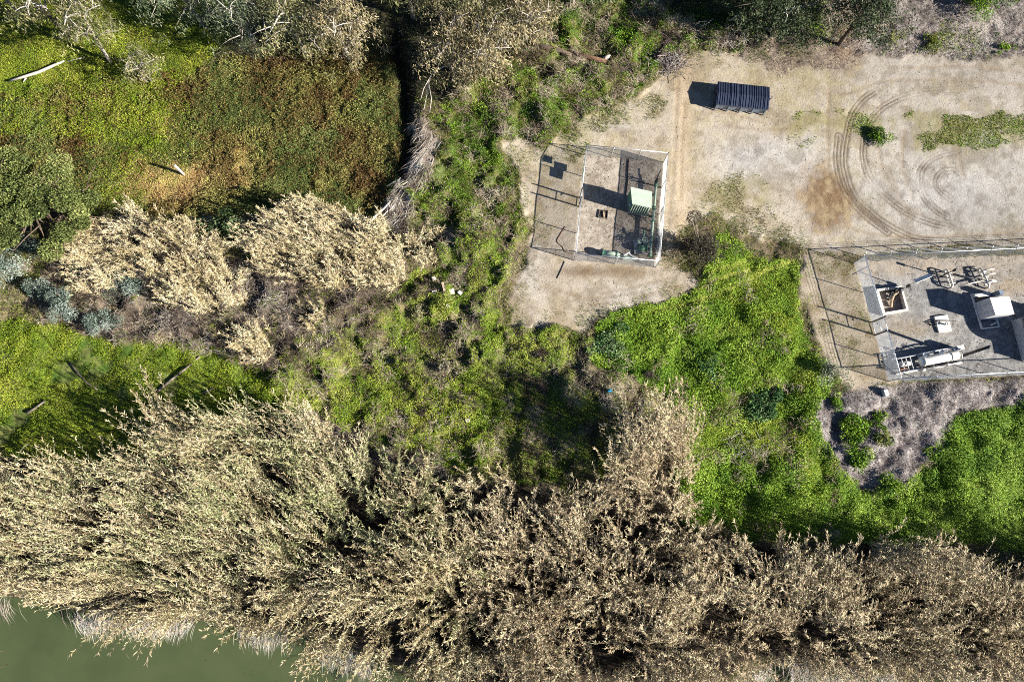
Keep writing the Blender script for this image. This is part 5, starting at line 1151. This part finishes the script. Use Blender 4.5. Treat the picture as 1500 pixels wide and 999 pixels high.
# concrete pad with a valve
pd = [np.array(at(*c)[:2]) for c in ((1374, 488), (1392.5, 485.5), (1386, 462), (1367, 464.5))]; ct = sum(pd) / 4
rt = root('concrete_pad', (*ct, 0), 'square pale concrete pad with a small valve on top', 'pad')
MB().prism(pd, -.1, .22).build('slab', mat('pale_concrete', (.72, .67, .58), .85, 0, .15, 2.5), rt)
MB().tube([(*(ct + np.array([.05, -.05])), .2), (*(ct + np.array([.05, -.05])), .5)], .09, 8).wheel((*(ct + np.array([.05, -.05])), .52), (0, 0, 1), .2).build('valve', M_STEELBLUE, rt)
MB().tube([(*(ct + np.array([-1.6, .18])), .12), (*(ct + np.array([-.5, .3])), .34), (*(ct + np.array([.55, .3])), .32), (*(ct + np.array([1.4, .28])), .1)], .05, 6).build('conduit', M_DARKM, rt, True)
MB().tube([(*(ct + np.array([-1.5, .1])), .1), (*(ct + np.array([-1.05, -.15])), .1), (*(ct + np.array([-.8, -.25])), .25)], .05, 6).build('hose', M_DARKM, rt, True)
# long white vessel skid
zc = .95; va_, vb_ = at(1347, 530, zc), at(1404, 519.5, zc); dv = unit(vb_ - va_); nv = np.array([-dv[1], dv[0], 0]); u = np.array([0, 0, 1.0]); vc = (va_ + vb_) / 2
rt = root('vessel_skid', (vc[0], vc[1], 0), 'long white horizontal vessel on a piped skid beside the lower fence', 'vessel')
LV = np.linalg.norm(vb_ - va_)
MB().tube([va_, va_ + dv * .12, va_ + dv * .35, vb_ - dv * .3, vb_ - dv * .1, vb_], [.24, .40, .47, .46, .4, .22], 18).build('shell', M_WHITE, rt, True)
fl_ = MB(); fl_.disc(va_ + dv * .35, dv, .54, .1, 18); fl_.build('flange', M_CREAM, rt); MB().disc(va_ + dv * (LV * .78), dv, .52, .08, 18).build('flange', M_CREAM, rt)
for s in (-1, 1):
    MB().bar(va_ - dv * 2.2 + nv * s * .78 - u * .8, vb_ + dv * .5 + nv * s * .78 - u * .8, .14, .18).build('skid_beam', M_WHITE, rt)
for f in (.12, .42, .8):
    c = va_ + dv * LV * f; MB().bar(c - nv * .75 - u * .68, c + nv * .75 - u * .68, .16, .1).bar(c - nv * .02 - u * .63, c - nv * .02 - u * .3, .5, .3).build('saddle', M_GREYW, rt)
MB().tube([va_ + nv * -.82 - u * .35 + dv * .2, vb_ + nv * -.82 - u * .35 + dv * .3], .09, 8).bar(va_ - nv * .82 + dv * .35 - u * .75, va_ - nv * .82 + dv * .35 - u * .2, .22, .3).bar(va_ - nv * .82 + dv * 2.9 - u * .75, va_ - nv * .82 + dv * 2.9 - u * .2, .22, .4).build('side_pipe', M_WHITE, rt, True)
pf = MB()
for s in (-.7, .7): pf.tube([va_ - dv * 2.1 + nv * s, va_ - dv * .2 + nv * s], .05, 6).tube([va_ - dv * 1.9 + nv * s - u * .8, va_ - dv * 1.9 + nv * s + u * .1], .05, 6)
for k in range(3): pf.tube([va_ - dv * (1.7 - .45 * k) - nv * .75, va_ - dv * (1.7 - .45 * k) + nv * .75], .05, 6)
pf.build('pipe_rack', M_GREYW, rt)
MB().tube([va_ - dv * 2.0 + nv * .1 - u * .5, va_ - dv * .7 + nv * .1 - u * .5], .26, 12).build('motor', M_CREAM, rt, True)
MB().bar(va_ - dv * 1.9 - nv * .35 - u * .6, va_ - dv * 1.1 - nv * .35 - u * .6, .3, .3).build('gearbox', M_RUST, rt)
for k, (f, h_) in enumerate(((.08, 1.0), (.25, .75), (.5, .85), (.62, .7), (.9, .6))):
    c = va_ + dv * LV * f + nv * .55; m_ = MB().tube([c - u * .5, c + u * h_ * .5, c + u * h_ * .6 + dv * .3], .055, 6)
    if k % 2 == 0: m_.wheel(c + u * (h_ * .5 + .1), (0, 0, 1), .18)
    m_.build('valve_riser', M_WHITE if k % 2 else M_STEELBLUE, rt)
MB().tube([va_ + nv * .75 + dv * .2, va_ + nv * .8 + dv * 1.6 + u * .1, va_ + nv * .78 + dv * 2.6 + u * .2, vb_ + nv * .7 + dv * .1, vb_ + dv * .45 + nv * .2, vb_ + dv * .45 - nv * .4 - u * .3], .07, 8).build('top_pipe', M_GREYW, rt, True)
MB().prism([tuple((vb_ + dv * a_ + nv * b__)[:2]) for a_, b__ in ((-.1, .45), (.55, .45), (.55, .85), (-.1, .85))], .3, 1.3).build('control_box', M_WHITE, rt)
q0 = at(1407, 522); MB().tube([q0, q0 + np.array([.25, .3, 4.0])], .15, 10).build('vent_stack', M_DARKM, rt, True)
# low open box at the right edge, round tank beyond it
wb = [np.array(at(*c)[:2]) for c in ((1497.5, 528), (1560, 520), (1545, 456), (1482, 470.5))]; ct = sum(wb) / 4
rt = root('open_box', (*ct, 0), 'open topped tan box cut off by the right edge', 'box'); bx = MB()
for i in range(4):
    a, b_ = wb[i], wb[(i + 1) % 4]; d = (b_ - a) / np.linalg.norm(b_ - a); e = .05 if i % 2 == 0 else -.052; bx.bar((*(a - d * e), .68), (*(b_ + d * e), .68), .1, 1.36)
bx.build('walls', M_GREYW, rt); cp = MB()
for i in range(4):
    a, b_ = wb[i], wb[(i + 1) % 4]; d = (b_ - a) / np.linalg.norm(b_ - a); e = .09 if i % 2 == 0 else -.092; cp.bar((*(a - d * e), 1.39), (*(b_ + d * e), 1.39), .18, .06)
cp.build('rim', M_TAN, rt); MB().prism([ct + (c - ct) * .97 for c in wb], -.02, .12).build('box_floor', M_DARKM, rt)
tq = at(1552, 500); rt = root('storage_tank', (tq[0] + 1.2, tq[1], 0), 'round tan storage tank standing beyond the right edge', 'tank')
tq = tq + np.array([1.2, 0, 0]); MB().tube([tq, tq + u * 4.3], 2.4, 36).build('shell', M_TAN, rt, True); MB().tube([tq + u * 4.3, tq + u * 4.75], [2.45, .2], 36).build('roof', M_TAN, rt)

# ------------------------------------------------------------------ light
a = at(1249, 385); b_ = at(1177, 363.5); sd = unit(b_ - a)                # direction shadows fall
EL = math.radians(26.5)
sun_vec = np.array([-sd[0] * math.cos(EL), -sd[1] * math.cos(EL), math.sin(EL)])   # towards the sun
ld = bpy.data.lights.new('sun', 'SUN'); ld.energy = 5.0; ld.angle = math.radians(.53); ld.color = (1, .945, .85)
lo_ = bpy.data.objects.new('sun', ld); COL.objects.link(lo_); lo_.rotation_euler = Vector(sun_vec).to_track_quat('Z', 'Y').to_euler(); lo_.location = (0, 0, 90)
wd = bpy.data.worlds.new('World'); scene.world = wd; wd.use_nodes = True
nt = wd.node_tree; bg = nt.nodes['Background']; sky = nt.nodes.new('ShaderNodeTexSky'); sky.sky_type = 'NISHITA'; sky.sun_disc = False
sky.sun_elevation = EL; sky.sun_rotation = math.atan2(sun_vec[0], sun_vec[1]); sky.air_density = .55; sky.dust_density = .05; sky.ozone_density = 3.0
nt.links.new(sky.outputs[0], bg.inputs['Color']); bg.inputs['Strength'].default_value = .05
vs = scene.view_settings; vs.view_transform = 'Standard'; vs.look = 'None'; vs.exposure = 1.45; vs.gamma = 1; vs.use_curve_mapping = False
cy = scene.cycles; cy.filter_width = 1.0; cy.use_denoising = False; cy.max_bounces = 5; cy.diffuse_bounces = 1; cy.glossy_bounces = 2; cy.transparent_max_bounces = 12; cy.transmission_bounces = 3; cy.caustics_reflective = False; cy.caustics_refractive = False
